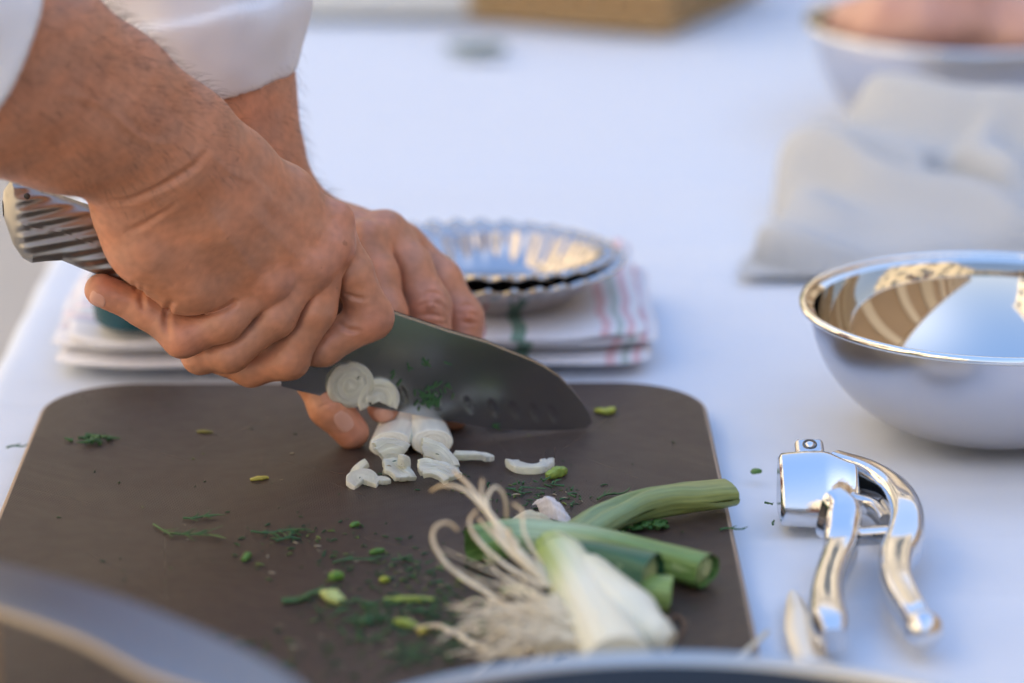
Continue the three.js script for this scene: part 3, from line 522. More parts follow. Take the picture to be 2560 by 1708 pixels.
  slice(0.0072, 0.0030, -1.3, 1.4, 0.0032, [-.057, .7632, .2451], [0.05, 1.15, 0.1], 'narrow onion sliver on edge in the middle of the heap');
  slice(0.0185, 0.0085, 0.85, 2.3, 0.0036, [-.0419, .7582, .2622], [flat + 0.55, 0.05, -0.32], 'broad onion segment lying in front of the right cut stalk');
  slice(0.0165, 0.0075, 0.6, 2.2, 0.0028, [-.0441, .7612, .2407], [-0.75, 0.2, -0.45], 'onion sliver leaning on the right cut stalk');
  slice(0.0210, 0.0165, 1.0, 2.05, 0.0030, [-.0229, .7582, .2334], [flat + 0.12, 0, -0.1], 'thin onion sliver lying just right of the cut stalks');
  slice(0.0122, 0.0058, 3.05, 6.4, 0.0034, [.0092, .7578, .2226], [flat, 0, 0.02], 'C shaped onion piece lying alone on the board right of the knife edge');
  slice(0.0052, 0.0015, 0, 2.6, 0.0024, [-.0668, .7578, .2525], [flat + 0.2, 0, 0.4], 'tiny onion shred lying between the front pieces');
  slice(0.0058, 0.0042, 0, 2.4, 0.0012, [-.0297, .7577, .2271], [flat, 0, 2.2], 'wispy onion shred at the right foot of the heap');
  slice(0.0120, 0.0060, 0.7, 2.0, 0.0030, [-.0543, .7578, .2431], [flat + 0.2, 0.1, 0.9], 'small onion sliver lying flat between the front pieces at the middle of the heap');
  slice(0.0130, 0.0085, 0.7, 1.9, 0.0026, [-.0693, .7592, .2431], [flat + 0.4, -0.2, 1.3], 'thin onion sliver behind the nearest piece at the left foot of the heap');
  slice(0.0095, 0.0050, 0.5, 2.2, 0.0028, [-.0368, .7582, .2334], [flat + 0.25, 0.2, -1.0], 'short onion sliver between the right cut stalk and the thin sliver');
  // rounds stuck to the blade
  const yaw = Math.atan2(KN.x, KN.z);
  function round(at, r, a0, a1, label) {
    const t = thing('onion_round', label, 'onion slice', at); t.rotation.y = yaw;
    const w = [0.02, 0.33, 0.335, 0.60, 0.605, 0.80, 0.803, 1.0];
    for (let i = 0; i < 4; i++) slice(r * w[i * 2 + 1], Math.max(r * w[i * 2], 0.0004), a0 + (i % 2) * 0.05, a1 - (i === 1 ? 0.35 : 0.02), 0.0017 + 0.0004 * Math.sin(i * 2.4), [0, 0, 0.0013], [0, 0, i * 0.9 * (a1 - a0 > 6 ? 1 : 0)], '', 'ring', undefined, t);
  }
  round([-.0844, .7927, .1949], 0.0118, 0, 6.28, 'large round onion slice with visible rings stuck to the blade');
  round([-.0702, .7839, .1911], 0.0104, -0.55, 3.6, 'smaller half onion slice stuck to the blade beside the large round one');

  // ---- leek and spring onion leaves
  const streak = (base, tip, mix) => (t, a, p) => { const s = 0.5 + 0.5 * Math.sin(a * 19 + 2 * noise(t * 4, a * 3, 1)), n = 1 + 0.22 * noise(a * 9, t * 3, 2) + 0.12 * noise(a * 26, t * 9, 5) + 0.14 * noise(a * 60, t * 2.5, 8) + 0.1 * fbm(p.x * 300, p.y * 300, p.z * 300, 3), k = clamp(mix(t, a)); return [0, 1, 2].map((c) => lerp(base[c], tip[c], k) * n * (0.9 + 0.18 * s)); };
  const leafMat = phy([1, 1, 1], 0.4, { vertexColors: true, side: THREE.DoubleSide, transmission: 0.08, specularIntensity: 0.8 });
  const ribs = (a, d = 0.05) => 1 + d * Math.sin(a * 16) * 0.5;
  // withered folded leaf at the right
  {
    const g = sweep([[.0228, .762, .3583], [.0357, .763, .3334], [.052, .765, .3154], [.0694, .767, .3046], [.0879, .767, .2969], [.1063, .766, .2876]], (t, a) => {
      const w = ease(t, [[0, 0.011], [0.4, 0.0105], [0.62, 0.009], [1, 0.0125]]), h = ease(t, [[0, 0.0045], [0.45, 0.006], [0.65, 0.0075], [1, 0.0062]]);
      let [s, l] = superell(a, w, h, 0.85); const fold = Math.exp(-Math.pow((a - (1.55 + 0.9 * (t - 0.3))) / 0.16, 2)) * 0.45 * sstep(0.15, 0.6, t); const k = ribs(a, 0.014) * (1 - fold); return [s * k + 0.0012 * noise(t * 5, a, 3), l * k + 0.0008 * noise(t * 8, 2, a)];
    }, { n: 90, m: 96, color: streak([0.20, 0.29, 0.13], [0.24, 0.28, 0.08], (t, a) => sstep(0.3, 0.9, t) + 0.4 * noise(t * 6, a, 0)) });
    single('leek_leaf', g, leafMat, 'pale green wilted folded leek leaf reaching the right edge of the board', 'leek leaf');
  }
  function tubeLeaf(name, pts, r, flatn, base, tip, mix, label, open = true, part2) {
    const n = 60, m = 150;
    const outer = sweep(pts, (t, a) => { const k = ribs(a, 0.012) * r(t) * (1 + 0.04 * noise(t * 3, a, 1)); const f = 1 - 0.10 * Math.pow(Math.abs(Math.sin(1.5 * a + 1.2 * t + r(0) * 300)), 6); return superell(a, k * f, k * f * flatn(t), 0.85); }, { n, m, color: streak(base, tip, mix), caps: !open });
    if (!open) return single(name, outer, leafMat, label, 'spring onion');
    const t = thing(name, label, 'spring onion'); part('leaf_sheath', outer, leafMat, t);
    const e = V(pts[pts.length - 1]), d = e.clone().sub(V(pts[pts.length - 2])).normalize();
    const layers = [0.9, 0.66, 0.4];
    layers.forEach((k, i) => { const s = sweep([e.clone().addScaledVector(d, -0.014), e.clone().addScaledVector(d, -0.0032 + i * 0.0012)], (q, a) => { const rr = r(1) * k; return superell(a, rr, rr * flatn(1), 0.95); }, { n: 3, m: 30, color: () => [lerp(base[0], 0.5, 0.3 + 0.2 * i), lerp(base[1], 0.55, 0.35 + 0.15 * i), lerp(base[2], 0.3, 0.3 + 0.1 * i)] }); part('inner_layer', s, leafMat, t); });
    return t;
  }
  tubeLeaf('leek_stalk', [[-.0178, .766, .3663], [.0011, .767, .3556], [.0244, .767, .3579], [.0473, .767, .369], [.0699, .766, .3816], [.0905, .766, .3967]], (t) => ease(t, [[0, 0.0108], [0.3, 0.0092], [0.7, 0.0094], [1, 0.0104]]), (t) => lerp(0.95, 0.72, t), [0.15, 0.27, 0.07], [0.42, 0.56, 0.38], (t, a) => sstep(0.05, 0.25, t) * sstep(0.75, 0.3, t) * 0.8 + 0.15 * noise(t * 5, a * 2, 3), 'long light green leek stalk lying behind the bulb with a cut end at each side');
  tubeLeaf('leek_stalk', [[.0222, .772, .3998], [.035, .773, .4046], [.0498, .772, .4125], [.0641, .771, .4204]], (t) => ease(t, [[0, 0.0098], [1, 0.0126]]), (t) => 0.92, [0.035, 0.115, 0.055], [0.055, 0.15, 0.075], (t, a) => 0.5 + 0.8 * Math.sin(a * 9), 'dark green leek tube with an open end resting on the paler stalk');
  tubeLeaf('leek_stalk', [[.0484, .765, .411], [.0608, .765, .4213], [.0726, .764, .4229]], (t) => ease(t, [[0, 0.0075], [1, 0.0088]]), (t) => 0.95, [0.20, 0.33, 0.07], [0.30, 0.42, 0.12], (t, a) => t + 0.3 * noise(a * 4, t, 1), 'short pale green stalk whose cut end peeps out under the dark tube');
  tubeLeaf('leek_stalk', [[.067, .763, .3802], [.0789, .763, .3866], [.0883, .763, .3952]], (t) => 0.0078, (t) => 0.75, [0.06, 0.20, 0.045], [0.10, 0.26, 0.07], (t, a) => 0.5 + 0.6 * noise(a * 5, t * 3, 1), 'mid green stalk with a square cut end at the right of the bunch');
  // the white bulb with its roots
  {
    const t = thing('spring_onion_bulb', 'white spring onion bulb with tangled pale roots lying nearest the camera', 'spring onion');
    const white = [0.95, 0.97, 0.90], green = [0.34, 0.55, 0.11];
    part('bulb', sweep([[.0188, .779, .3991], [.0273, .776, .4314], [.0344, .773, .4631], [.0408, .771, .4948], [.0457, .77, .5221]], (s, a) => { const w = ease(s, [[0, 0.0085], [0.12, 0.0115], [0.5, 0.0132], [1, 0.0150]]), k = ribs(a, 0.03); return superell(a, w * k, w * k * 0.92, 0.95); }, { n: 60, m: 64, color: (s, a, p) => { const k = sstep(0.85, 0.05, s + 0.34 * (1 + Math.cos(a - 2.6)) * 0.6 + 0.1 * noise(a * 5, s * 4, 1)), m = (1 + 0.06 * noise(a * 14, s * 6, 2)) * (1 + 0.07 * noise(a * 30, s * 1.5, 5)); return [0, 1, 2].map((c) => lerp(white[c], green[c], k) * m); } }), onionWhite, t);
    part('bulb', sweep([[.0259, .774, .4093], [.0364, .774, .4406], [.0501, .772, .4704], [.0614, .77, .4857], [.0688, .768, .4902]], (s, a) => { const w = ease(s, [[0, 0.007], [0.25, 0.0135], [0.7, 0.0150], [0.93, 0.0095], [1, 0.006]]), k = ribs(a, 0.025); return superell(a, w * k, w * k * 0.9, 0.95); }, { n: 60, m: 64, color: (s, a, p) => { const k = 0.55 * sstep(0.28, 0, s) + 0.2 * sstep(0.2, 0.8, Math.sin(a * 4 + 1)) * sstep(0.8, 0.2, s), m = 1 + 0.05 * noise(a * 12, s * 6, 2); return [0, 1, 2].map((c) => lerp(white[c], [0.62, 0.74, 0.38][c], clamp(k)) * m); } }), onionWhite, t);
    const rootM = phy([1, 1, 1], 0.6, { vertexColors: true, transmission: 0.1 });
    const root = (pts, r0, r1) => part('root', sweep(pts, (s, a) => { const r = 0.6 * lerp(r0, r1, s) * (1 + 0.25 * noise(s * 9, r0 * 9000, a)); return [Math.cos(a) * r, Math.sin(a) * r]; }, { n: 44, m: 8, up: V(0.3, 0.2, 1).normalize(), color: (s) => { const k = sstep(0.6, 1, s) * (r0 > 0.00145 ? 0.8 : 0.35); const m = 1 + 0.1 * noise(s * 12, r0 * 7000, 1); return [lerp(0.92, 0.60, k) * m, lerp(0.83, 0.42, k) * m, lerp(0.63, 0.22, k) * m]; } }), rootM, t);
    root([[.018, .7762, .436], [.0011, .789, .424], [-.0094, .7973, .41], [-.0184, .8066, .398], [-.0269, .8111, .386]], 0.0017, 0.0012);
    root([[.0158, .7761, .44], [-.0034, .7921, .428], [-.0123, .8034, .418], [-.0227, .8108, .41], [-.0318, .8106, .405], [-.0372, .8063, .4]], 0.0018, 0.0012);
    root([[.0144, .7762, .432], [-.0019, .7914, .424], [-.0093, .7987, .416], [-.0112, .8068, .41], [-.0075, .8103, .406], [-.0034, .8047, .404], [-.0025, .7944, .404]], 0.0016, 0.0012);
    root([[.0026, .7912, .43], [-.0108, .8041, .42], [-.0138, .8102, .415], [-.0134, .8155, .41]], 0.0016, 0.0011);
    root([[.0159, .7763, .43], [.0055, .7957, .425], [.0044, .8041, .42], [.0003, .8065, .418]], 0.0015, 0.0011);
    root([[.015, .7769, .446], [-.0026, .7848, .44], [-.0136, .7935, .436], [-.0187, .7991, .43], [-.0189, .8023, .426], [-.0158, .8055, .424]], 0.0018, 0.0013);
    root([[.0158, .7761, .44], [.0011, .7857, .432], [-.0093, .7953, .426], [-.0152, .8002, .42]], 0.0017, 0.0012);
    root([[.0173, .7754, .438], [.004, .7841, .432], [-.0041, .7905, .428], [-.0085, .7969, .424]], 0.0018, 0.0013);
    root([[.0179, .7761, .444], [.0084, .784, .44], [.0025, .7903, .436], [-.0019, .7991, .43]], 0.0017, 0.0012);
    root([[.02, .7698, .46], [-.0019, .7675, .45], [-.0107, .7737, .446], [-.0225, .7793, .44], [-.0306, .7856, .436], [-.0358, .7951, .432], [-.0341, .7999, .43], [-.0292, .8009, .428], [-.0246, .7967, .426]], 0.0020, 0.0014);
    root([[.0156, .7691, .462], [-.0019, .7675, .456], [-.0092, .7651, .454], [-.0115, .769, .452], [-.0077, .7718, .45], [-.0019, .7698, .45]], 0.0016, 0.0012);
    root([[.0054, .761, .4825], [-.0061, .759, .4794], [-.0134, .759, .4756], [-.026, .759, .4563], [-.0341, .7595, .4497], [-.0433, .759, .4508]], 0.0021, 0.0016);
    root([[.0011, .7698, .456], [-.0121, .7718, .45], [-.0187, .7708, .447], [-.0246, .7659, .445]], 0.0011, 0.0007);
    for (let i = 0; i < 120; i++) {   // the matted beard under the bulb
      const u = rnd(), base = V([.0218, .773, .4561]).lerp(V([.0299, .77, .5064]), u).add(V(rnd(-1, 1) * 0.004, rnd(-0.006, 0.006), rnd(-1, 1) * 0.003)), out = V(-1, rnd(-0.45, 0.75), rnd(-0.6, 0.8)).normalize(), L = rnd(0.018, 0.048), bend = V(rnd(-1, 1), rnd(-1, 0.4), rnd(-1, 1)).multiplyScalar(0.5), pts = [];
      for (let k = 0; k <= 4; k++) { const s = k / 4, q = base.clone().addScaledVector(out, L * s).addScaledVector(bend, L * s * s).add(V(noise(i, s * 2, 1), noise(i, s * 2, 5), noise(i, s * 2, 9)).multiplyScalar(0.011 * s)); q.y = Math.max(q.y, BOARD + 0.0016); pts.push(q.toArray()); }
      root(pts, rnd(0.0006, 0.0014), rnd(0.0004, 0.0008));
    }
  }
  // thin loose bits
  const strawM = phy([0.52, 0.42, 0.26], 0.6, { transmission: 0.15 });
  const wire = (pts, r0, r1) => sweep(pts, (s, a) => { const r = lerp(r0, r1, s); return [Math.cos(a) * r, Math.sin(a) * r]; }, { n: 40, m: 8, up: V(0.2, 1, 0.3).normalize() });
  single('root_strand', wire([[.1143, .759, .4553], [.1073, .76, .4724], [.0982, .76, .4904], [.0927, .759, .4982]], 0.0011, 0.0016), phy([0.66, 0.60, 0.46], 0.6), 'pale straight root strand lying across the right edge of the board', 'root strand');
  single('root_strand', wire([[.0705, .758, .438], [.0744, .7584, .434], [.0774, .7584, .441], [.0771, .7582, .4524], [.0739, .758, .4606]], 0.0006, 0.0005), phy([0.20, 0.11, 0.06], 0.6), 'thin brown curled strand lying right of the white bulb', 'root strand');
  const skinShell = (pts, w, h, arch, col) => { const c = new THREE.CatmullRomCurve3(pts.map((p) => V(p))); return gridGeo(28, 20, (u, v) => { const p = c.getPointAt(u), a = (v - 0.5) * 2, k = Math.pow(Math.sin(Math.PI * clamp(u * 0.86 + 0.07)), 0.6) * (1 + 0.12 * noise(u * 9, v * 3, 2)); return p.add(V(a * w * 0.25, arch * k * (1 - a * a) + 0.0007 * noise(u * 7, v * 9, 1) + 0.0003 * Math.sin(v * 40), a * w * k)); }, { color: (u, v) => { const m = 1 + 0.18 * Math.sin(v * 34 + 3 * noise(u * 4, v * 4, 0)) * 0.5 + 0.15 * noise(u * 20, v * 20, 3); return col.map((x) => x * m); } }); };
  const paperM = phy([1, 1, 1], 0.55, { vertexColors: true, side: THREE.DoubleSide, transmission: 0.2 });
  single('garlic_skin', skinShell([[.0114, .758, .2921], [.0172, .759, .2974], [.0271, .758, .3073]], 0.0095, 0, 0.0085, [0.70, 0.68, 0.70]), paperM, 'white papery garlic skin lying between the C shaped onion and the leek', 'garlic skin');
  single('onion_skin', skinShell([[-.0015, .758, .3185], [.0085, .759, .3125], [.0198, .758, .3135]], 0.008, 0, 0.006, [0.64, 0.58, 0.38]), paperM, 'cream onion skin flake beside the white garlic skin', 'onion skin');
  single('leaf_sliver', skinShell([[-.0057, .758, .4032], [.0011, .76, .4074], [.0124, .76, .4126]], 0.005, 0, 0.003, [0.16, 0.22, 0.10]), leafMat, 'pale green leaf sliver poking out left of the roots', 'leaf sliver');

  // ---- dill and chopped stems
  const dillM = std([0.032, 0.105, 0.028], 0.55), dillM2 = std([0.05, 0.12, 0.028], 0.55), limeM = phy([1, 1, 1], 0.5, { vertexColors: true });
  const needle = (p, d, L, r, curl) => { const pts = [0, 0.35, 0.7, 1].map((s) => [p.x + d.x * L * s + curl.x * s * s * L, Math.max(p.y + d.y * L * s, 0.0002) + curl.y * s * s * L, p.z + d.z * L * s + curl.z * s * s * L]); return sweep(pts, (s, a) => { const q = r * (1 - 0.7 * s); return [Math.cos(a) * q, Math.sin(a) * q]; }, { n: 4, m: 5, up: V(0.1, 1, 0.2).normalize() }); };
  function sprigGeo(L, n, spread, thick = 0.00052) {
    const list = [];
    if (n > 15) {   // a chopped clump: needles every way
      for (let i = 0; i < n * 1.5; i++) { const r = L * 0.72 * Math.sqrt(rnd()), t = rnd(6.28), a = rnd(6.28); list.push(needle(V(r * Math.cos(t), rnd(0.0002, 0.0022), r * Math.sin(t) * 0.8), V(Math.cos(a), rnd(-0.05, 0.25), Math.sin(a)), rnd(0.002, 0.0065), thick * rnd(1.0, 1.6), V(rnd(-0.4, 0.4), 0, rnd(-0.4, 0.4)))); }
      return mergeGeometries(list);
    }
    const c = [0, 0.33, 0.66, 1].map((s) => [L * (s - 0.5), 0.0007 + 0.0008 * rnd(), L * 0.3 * (rnd() - 0.5)]);
    list.push(sweep(c, (s, a) => { const q = thick * (1.2 - 0.6 * s); return [Math.cos(a) * q, Math.sin(a) * q]; }, { n: 12, m: 6 }));
    const cv = new THREE.CatmullRomCurve3(c.map((p) => V(p)));
    for (let i = 0; i < n; i++) { const s = rnd(0.1, 1), p = cv.getPoint(s), a = (i % 2 ? 1 : -1) * rnd(0.5, 1.15) * Math.max(spread, 0.55); list.push(needle(p, V(Math.cos(a), rnd(-0.02, 0.3), Math.sin(a)), L * rnd(0.16, 0.36), thick * rnd(0.6, 0.9), V(rnd(-0.4, 0.2), 0, rnd(-0.3, 0.3)))); }
    return mergeGeometries(list);
  }
  function dill(at, heading, L, n, label, mat = dillM, spread = 1, thick) { const m = single('dill_sprig', sprigGeo(L, n, spread, thick), mat, label, 'dill sprig'); m.position.set(...at); m.rotation.y = heading; return m; }
  dill([-.2213, .7573, .1817], 0.3, 0.014, 16, 'small dark dill tuft near the far left corner of the board', dillM, 1.1, 0.0009);
  dill([-.1587, .7572, .3224], -0.25, 0.036, 14, 'long feathery dill sprig in the left middle of the board', dillM2, 0.6);
  dill([-.1528, .7572, .3013], 0.25, 0.018, 12, 'small dill sprig just behind the long feathery one', dillM, 0.9);
  dill([-.1157, .7572, .3237], 0.0, 0.022, 13, 'dill sprig lying left of a looped one at mid board', dillM, 0.8);
  dill([-.107, .7572, .3273], 1.1, 0.020, 12, 'looped dill tuft at mid board below the onion heap', dillM, 1.4);
  dill([.0191, .7572, .264], -0.35, 0.028, 18, 'dill sprig between the C shaped onion and the garlic skin', dillM, 0.7);
  dill([.0524, .7572, .2692], 0.75, 0.024, 7, 'forked dill sprig behind the wilted leek leaf', dillM2, 0.8);
  dill([-.0739, .7572, .3591], 0.25, 0.024, 10, 'thin dill sprig at mid board left of the roots', dillM, 0.6);
  dill([-.0944, .7573, .4089], 0.55, 0.026, 8, 'thick stemmed dill piece behind the pale green chip', dillM2, 0.35, 0.0013);
  dill([-.0743, .7572, .4305], -0.5, 0.030, 24, 'dense dill clump in front of the pale green chip', dillM, 1.2);
  dill([-.0644, .7572, .4496], 0.1, 0.026, 26, 'dense dill clump nearest the bowl rim at the left', dillM, 1.3);
  dill([-.0244, .7572, .4251], -0.4, 0.030, 24, 'dill clump behind the roots at their left', dillM, 1.2);
  dill([-.0163, .7572, .4464], 0.4, 0.026, 24, 'dill clump touching the root beard', dillM, 1.3);
  dill([-.0365, .7572, .4789], 0.15, 0.028, 28, 'dill clump just in front of the long pale root', dillM, 1.2);
  dill([-.0451, .7572, .3765], -0.8, 0.028, 18, 'loose dill sprig left of the curled root', dillM, 0.9);
  dill([-.0588, .7572, .4196], -0.3, 0.024, 18, 'dill sprig left of the lime green stem bar', dillM, 1.2);
  dill([.1071, .7572, .3194], 0.05, 0.012, 5, 'dark dill shred on the right edge of the board', dillM, 0.3);
  dill([.0303, .7572, .2822], 1.3, 0.008, 3, 'tiny curved dill shred behind the garlic skin', dillM, 0.8);
  dill([-.2618, .7503, .1731], 0.4, 0.012, 6, 'dill shred on the tablecloth left of the board', dillM, 0.6);
  dill([.1297, .7503, .2629], -0.9, 0.006, 4, 'tiny dill fork on the tablecloth by the garlic press', dillM, 1.2);
  dill([.1299, .7503, .2911], 1.2, 0.005, 2, 'tiny curled dill shred under the garlic press chamber', dillM, 0.6);
  // parsley tuft under the wilted leaf
  { const l = []; for (let i = 0; i < 60; i++) { const s = new THREE.SphereGeometry(rnd(0.0012, 0.0022), 7, 5); s.scale(1, 0.55, 1); s.translate(rnd(-0.011, 0.011), rnd(0.0008, 0.0035), rnd(-0.006, 0.006)); l.push(s); } const m = single('parsley_tuft', mergeGeometries(l), std([0.03, 0.10, 0.012], 0.6), 'crinkled dark green parsley tuft under the wilted leek leaf', 'parsley'); m.position.set(...[.0644, .757, .3151]); }
  function chip(at, L, w, h, heading, col, label, bendy = 0.2) {
    const g = sweep([[-L / 2, h * 0.6, 0], [0, h, bendy * L * 0.3], [L / 2, h * 0.6, 0]], (s, a) => { const k = 0.55 + 0.45 * Math.sin(Math.PI * clamp(s * 0.9 + 0.05)); return superell(a, w * k * (1 + 0.5 * noise(s * 7, Math.cos(a) * 1.5, L * 900)), h * k * (1 + 0.5 * noise(s * 9, Math.sin(a) * 2, L * 700)), 0.6); }, { n: 14, m: 14, color: (s, a) => { const m = 1 + 0.3 * noise(s * 5, a * 2, L * 500); return col.map((x) => x * m); } });
    const m = single('stem_chip', g, limeM, label, 'chopped stem'); m.position.set(...at); m.rotation.y = heading; return m;
  }
  const lime = [0.26, 0.33, 0.05], green = [0.09, 0.20, 0.035], yellow = [0.42, 0.36, 0.06];
  chip([-.1286, .757, .2428], 0.0095, 0.0014, 0.001, 0.4, yellow, 'small yellow stem chip alone at the left middle of the board');
  chip([-.1264, .757, .3574], 0.0085, 0.0015, 0.0015, 1.3, green, 'green stem stub standing out left of centre');
  chip([-.0822, .757, .4109], 0.014, 0.0042, 0.0024, -0.9, [0.44, 0.50, 0.16], 'large pale green chip at the centre front of the board');
  chip([-.0475, .757, .4131], 0.023, 0.0017, 0.0014, 0.0, lime, 'long lime green stem bar left of the roots', 0.05);
  chip([-.0481, .757, .4433], 0.012, 0.0022, 0.0018, -0.5, lime, 'lime stem end joined to the tip of the long pale root');
  chip([-.0397, .757, .4512], 0.007, 0.0018, 0.0015, 0.9, yellow, 'yellow chip under the long pale root');
  chip([.0502, .757, .1304], 0.011, 0.0022, 0.0016, 0.3, [0.36, 0.40, 0.05], 'yellow green crumb right of the knife tip', 1.6);
  chip([.0224, .757, .2381], 0.0125, 0.0026, 0.0026, 0.7, [0.24, 0.34, 0.06], 'green stem stub touching the C shaped onion');
  chip([-.0596, .757, .388], 0.0045, 0.0016, 0.0014, 0.5, [0.33, 0.38, 0.04], 'tiny lime crumb above the lime stem bar');
  chip([-.0824, .757, .3846], 0.0068, 0.0022, 0.002, 0.2, [0.12, 0.25, 0.03], 'bright green crumb behind the large pale chip');
  chip([-.0769, .757, .312], 0.0055, 0.0014, 0.0012, 0.8, green, 'green crumb at the middle of the board');
  chip([-.0645, .757, .3497], 0.0075, 0.0014, 0.0013, 0.5, green, 'green stem crumb left of the curled root tip');
  chip([-.163, .757, .167], 0.0085, 0.0009, 0.0008, -0.1, [0.20, 0.19, 0.04], 'brownish stem shred behind the left middle of the board');
  chip([-.0074, .758, .1604], 0.012, 0.0009, 0.0008, -0.1, [0.40, 0.42, 0.06], 'yellow stem shred under the knife edge');
  chip([.1264, .75, .2124], 0.0055, 0.0022, 0.0012, 0.5, green, 'green crumb on the tablecloth between board and garlic press');
  // crumbs nobody could count
  {
    const one = sweep([[-0.5, 0.1, 0], [0, 0.16, 0.08], [0.5, 0.1, 0]], (s, a) => { const r = 0.11 * Math.sin(Math.PI * clamp(s * 0.8 + 0.1)); return [Math.cos(a) * r, Math.sin(a) * r]; }, { n: 4, m: 5 });
    const spots = [], o = new THREE.Object3D(), mid = [[-.0547, .757, .4235], [-.0264, .757, .4501], [-.0731, .757, .3673], [-.0357, .757, .3846], [-.1, .757, .3317], [-.0427, .757, .4959], [-.101, .757, .4759], [.0163, .757, .2752], [-.0363, .757, .4449]];
    for (let i = 0; i < 620; i++) { const c = mid[Math.floor(rnd() * mid.length)], r = 0.028 * Math.sqrt(-Math.log(rnd() + 1e-6)), a = rnd(6.28); spots.push([c[0] + r * Math.cos(a), c[2] + r * Math.sin(a), rnd(0.0018, 0.0048)]); }
    for (let i = 0; i < 170; i++) spots.push([rnd(-0.23, 0.09), rnd(0.12, 0.55), rnd(0.0008, 0.003)]);
    const high = [[-.0766, .763, .258], [-.0731, .7625, .2685], [-.0666, .764, .2555], [-.0622, .766, .2492], [-.0597, .767, .244], [-.0564, .766, .2451], [-.0464, .764, .2475], [-.0419, .7635, .2514], [-.0381, .769, .2389], [-.0445, .77, .2321]];
    high.forEach((p) => spots.push([p[0], p[2], rnd(0.0016, 0.0032), p[1]]));
    const im = new THREE.InstancedMesh(one, std([1, 1, 1], 0.6), spots.length), col = new THREE.Color();
    spots.forEach(([x, z, L, y], i) => { o.position.set(x, y ?? BOARD - 0.0001, z); o.rotation.set(0, rnd(6.28), 0); o.scale.set(L, L * rnd(0.8, 1.6), L * rnd(0.8, 1.3)); o.updateMatrix(); im.setMatrixAt(i, o.matrix); const k = rnd(); k < 0.75 ? col.setRGB(0.025, 0.08, 0.022) : k < 0.9 ? col.setRGB(0.12, 0.17, 0.03) : col.setRGB(0.35, 0.30, 0.2); im.setColorAt(i, col); });
    im.name = 'herb_crumbs'; im.userData = { label: 'fine chopped dill crumbs scattered over the board', category: 'herb crumbs', kind: 'stuff' }; shadows(im); scene.add(im);
  }
  // dill sticking to the blade
  {
    const l = [], o = new THREE.Object3D(), at = [[-.0422, .7812, .1849], [-.0433, .7794, .1852], [-.0399, .7827, .1843], [-.0354, .7854, .1831], [-.0478, .7839, .1864], [-.0452, .8022, .1857], [-.0606, .7971, .1898], [-.0542, .7994, .1881], [-.0339, .7994, .1827], [-.0914, .7985, .1981], [-.0991, .8055, .2002], [-.0069, .7634, .1751], [-.0597, .7916, .1896]], n = [14, 10, 9, 9, 6, 5, 2, 2, 2, 1, 1, 4, 1];
    at.forEach((c, k) => { for (let i = 0; i < n[k]; i++) { const s = new THREE.CapsuleGeometry(rnd(0.0003, 0.0005), rnd(0.0015, 0.0045), 3, 6); s.rotateZ(rnd(0, 3.14)); const w = n[k] > 5 ? 0.006 : 0.002; const p = V(c).addScaledVector(KD, rnd(-w, w)).addScaledVector(KUP, rnd(-w, w) * 0.8); s.rotateY(yaw); s.translate(p.x, p.y, p.z); l.push(s); } });
    const m = setting('blade_herbs', mergeGeometries(l), dillM, 'stuff', 'dark dill crumbs sticking to the knife blade');
    m.userData.category = 'herb crumbs';
  }
}


